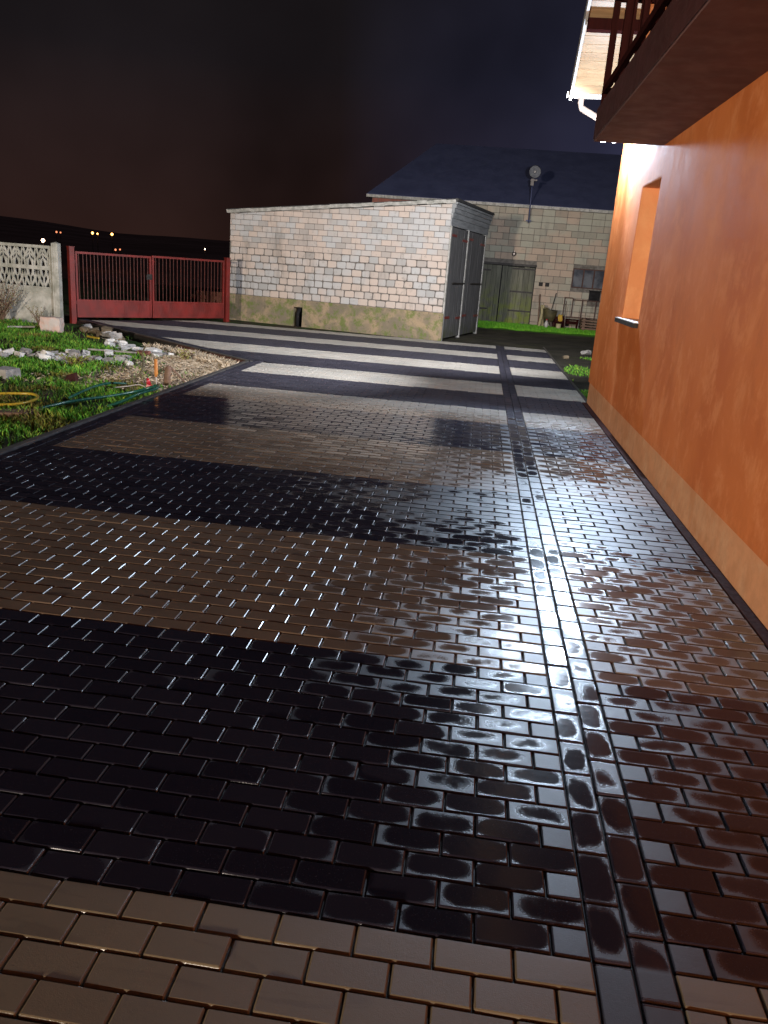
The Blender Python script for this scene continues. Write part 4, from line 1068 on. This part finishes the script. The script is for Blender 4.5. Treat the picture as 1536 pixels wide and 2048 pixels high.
# shrubs and weeds
def shrub(name, x, y, h_, wd, nb, lab, cols, leafn=9, lsz=.02):
    e = empty(name, (x, y, gz(x, y)), lab, 'shrub')
    t = MB(); lf = MB(); z0 = gz(x, y)
    for i in range(nb):
        az = rg.uniform(0, 6.28); r_ = wd * rg.uniform(.15, 1); hh = h_ * rg.uniform(.55, 1)
        pts = [Vector((x + rg.uniform(-.04, .04), y + rg.uniform(-.04, .04), z0 - .03))]
        for j in range(1, 6):
            s_ = j / 5; pts.append(Vector((x + math.cos(az)*r_*s_**1.3 + rg.uniform(-.03, .03), y + math.sin(az)*r_*s_**1.3 + rg.uniform(-.03, .03), z0 + hh * s_)))
        t.tube(pts, [.008, .007, .006, .005, .004, .002], 5)
        for j in range(leafn):
            k1 = rg.randint(1, 4); q = pts[k1].lerp(pts[k1+1], rg.random()) + Vector((rg.uniform(-1, 1), rg.uniform(-1, 1), rg.uniform(-1, 1))) * .035
            a = Vector((rg.uniform(-1, 1), rg.uniform(-1, 1), rg.uniform(-.5, .8))).normalized() * lsz * rg.uniform(.6, 1.3); b = a.cross(Vector((rg.uniform(-1, 1), rg.uniform(-1, 1), rg.uniform(-1, 1)))).normalized() * lsz * .45
            c = rg.choice(cols); lf.face([q - a, q - b, q + a, q + b], 0, (*c, 1))
    keep(t.build('twigs', M['oldwood']), e); keep(lf.build('leaves', M['leaf']), e)
shrub('dry_shrub', -10.55, 14.75, .95, .50, 42, 'sparse shrub with faded leaves in front of the concrete fence at the left edge', [(.30, .26, .14), (.34, .22, .17), (.20, .22, .09), (.40, .36, .24)], 12, .024)
shrub('dry_shrub', -9.72, 14.75, .42, .30, 14, 'low sparse weed in front of the fence, right of the bigger shrub', [(.22, .20, .08), (.30, .26, .12)], 8, .02)
shrub('yellow_weed', -6.35, 9.75, .22, .26, 26, 'yellow green leafy weed right in front of the middle rubble row', [(.30, .34, .04), (.22, .29, .04), (.14, .2, .03)], 12, .022)
shrub('yellow_weed', -5.25, 11.35, .20, .2, 16, 'yellowish weed between the brick and the dry straw', [(.36, .34, .10), (.28, .27, .08)], 10, .02)
shrub('green_weed', -4.95, 9.5, .16, .12, 9, 'small dark green weed beside the bent branch', [(.03, .07, .02), (.05, .09, .03)], 10, .022)

# ------------------------------------------------------------------ camera
cam = bpy.data.cameras.new('camera'); co = bpy.data.objects.new('camera', cam); col.objects.link(co)
from mathutils import Matrix
m = Matrix.Identity(4)
for i in range(3): m[i][0] = AX[i]; m[i][1] = BX[i]; m[i][2] = -CX[i]; m[i][3] = CAM[i]
co.matrix_world = m
cam.sensor_fit = 'VERTICAL'; cam.sensor_height = 24; cam.sensor_width = 18; cam.lens = 18.694; cam.clip_start = .02; cam.clip_end = 9000
sc.camera = co

# ------------------------------------------------------------------ light
def spot(name, loc, target, power, size, blend, color, rad=.05):
    l = bpy.data.lights.new(name, 'SPOT'); l.energy = power; l.spot_size = R(size); l.spot_blend = blend; l.color = color; l.shadow_soft_size = rad
    o = bpy.data.objects.new(name, l); col.objects.link(o); o.location = loc
    o.rotation_euler = (Vector(target) - Vector(loc)).to_track_quat('-Z', 'Y').to_euler(); return o
def point(name, loc, power, color, rad=.05):
    l = bpy.data.lights.new(name, 'POINT'); l.energy = power; l.color = color; l.shadow_soft_size = rad
    o = bpy.data.objects.new(name, l); col.objects.link(o); o.location = loc; return o
cool = (.62, .79, 1.)
point('lamp_light', (.86, 9.42, 3.24), 185, cool, .05)
spot('lamp_beam_yard', (.80, 9.36, 3.24), (-3.4, 19.5, 1.9), 3900, 100, .9, (.95, .95, 1.), .05)
spot('lamp_beam_drive', (1.06, 9.20, 3.26), (-1.3, 4.2, 0), 1150, 104, .8, cool, .05)
spot('lamp_beam_garden', (.78, 9.30, 3.23), (-6.6, 11.2, 0), 2400, 75, .9, (.92, .94, 1.), .05)
# unseen warm lamp behind the camera, inferred from the lit wall and reveal
point('offscreen_lamp_light', (-9.5, -18, 2.0), 25000, (1., .85, .70), .5)

w_ = bpy.data.worlds.new('World'); sc.world = w_; w_.use_nodes = True; nt = w_.node_tree; bgn = nt.nodes['Background']
tc = nt.nodes.new('ShaderNodeTexCoord'); sp = nt.nodes.new('ShaderNodeSeparateXYZ'); nt.links.new(tc.outputs['Generated'], sp.inputs[0])
rp = nt.nodes.new('ShaderNodeValToRGB'); nt.links.new(sp.outputs[2], rp.inputs[0])
e = rp.color_ramp.elements
e[0].position = 0.0; e[0].color = (.023, .0105, .0085, 1); e[1].position = .42; e[1].color = (.0032, .0032, .0036, 1)
for ps, c in ((.08, (.019, .0100, .0092, 1)), (.20, (.0085, .0066, .0076, 1))): q = e.new(ps); q.color = c
rp2 = nt.nodes.new('ShaderNodeValToRGB'); mr = nt.nodes.new('ShaderNodeMapRange'); nt.links.new(sp.outputs[0], mr.inputs[0]); mr.inputs[1].default_value = -.36; mr.inputs[2].default_value = .24; nt.links.new(mr.outputs[0], rp2.inputs[0])
e = rp2.color_ramp.elements; e[0].position = .3; e[0].color = (0, 0, 0, 1); e[1].position = 1.; e[1].color = (1, 1, 1, 1)
mx = nt.nodes.new('ShaderNodeMix'); mx.data_type = 'RGBA'; fd = nt.nodes.new('ShaderNodeMapRange'); nt.links.new(sp.outputs[2], fd.inputs[0]); fd.inputs[1].default_value = .14; fd.inputs[2].default_value = .36; fd.inputs[3].default_value = 1.; fd.inputs[4].default_value = .15
fm_ = nt.nodes.new('ShaderNodeMath'); fm_.operation = 'MULTIPLY'; nt.links.new(rp2.outputs[0], fm_.inputs[0]); nt.links.new(fd.outputs[0], fm_.inputs[1]); nt.links.new(fm_.outputs[0], mx.inputs[0]); nt.links.new(rp.outputs[0], mx.inputs[6]); mx.inputs[7].default_value = (.034, .037, .078, 1)
nz = nt.nodes.new('ShaderNodeTexNoise'); nz.inputs['Scale'].default_value = 2.2; nz.inputs['Detail'].default_value = 4; nt.links.new(tc.outputs['Generated'], nz.inputs['Vector'])
m2 = nt.nodes.new('ShaderNodeMapRange'); nt.links.new(nz.outputs[0], m2.inputs[0]); m2.inputs[1].default_value = .35; m2.inputs[2].default_value = .65; m2.inputs[3].default_value = .6; m2.inputs[4].default_value = 1.7
mm = nt.nodes.new('ShaderNodeMix'); mm.data_type = 'RGBA'; mm.blend_type = 'MULTIPLY'; mm.inputs[0].default_value = 1; nt.links.new(mx.outputs[2], mm.inputs[6]); nt.links.new(m2.outputs[0], mm.inputs[7])
nt.links.new(mm.outputs[2], bgn.inputs[0]); bgn.inputs[1].default_value = 1.0

sc.view_settings.view_transform = 'Standard'; sc.view_settings.look = 'None'; sc.view_settings.exposure = 0; sc.view_settings.gamma = 1
sc.cycles.use_denoising = True
try: sc.cycles.denoiser = 'OPENIMAGEDENOISE'
except Exception: pass
sc.cycles.sample_clamp_indirect = 4
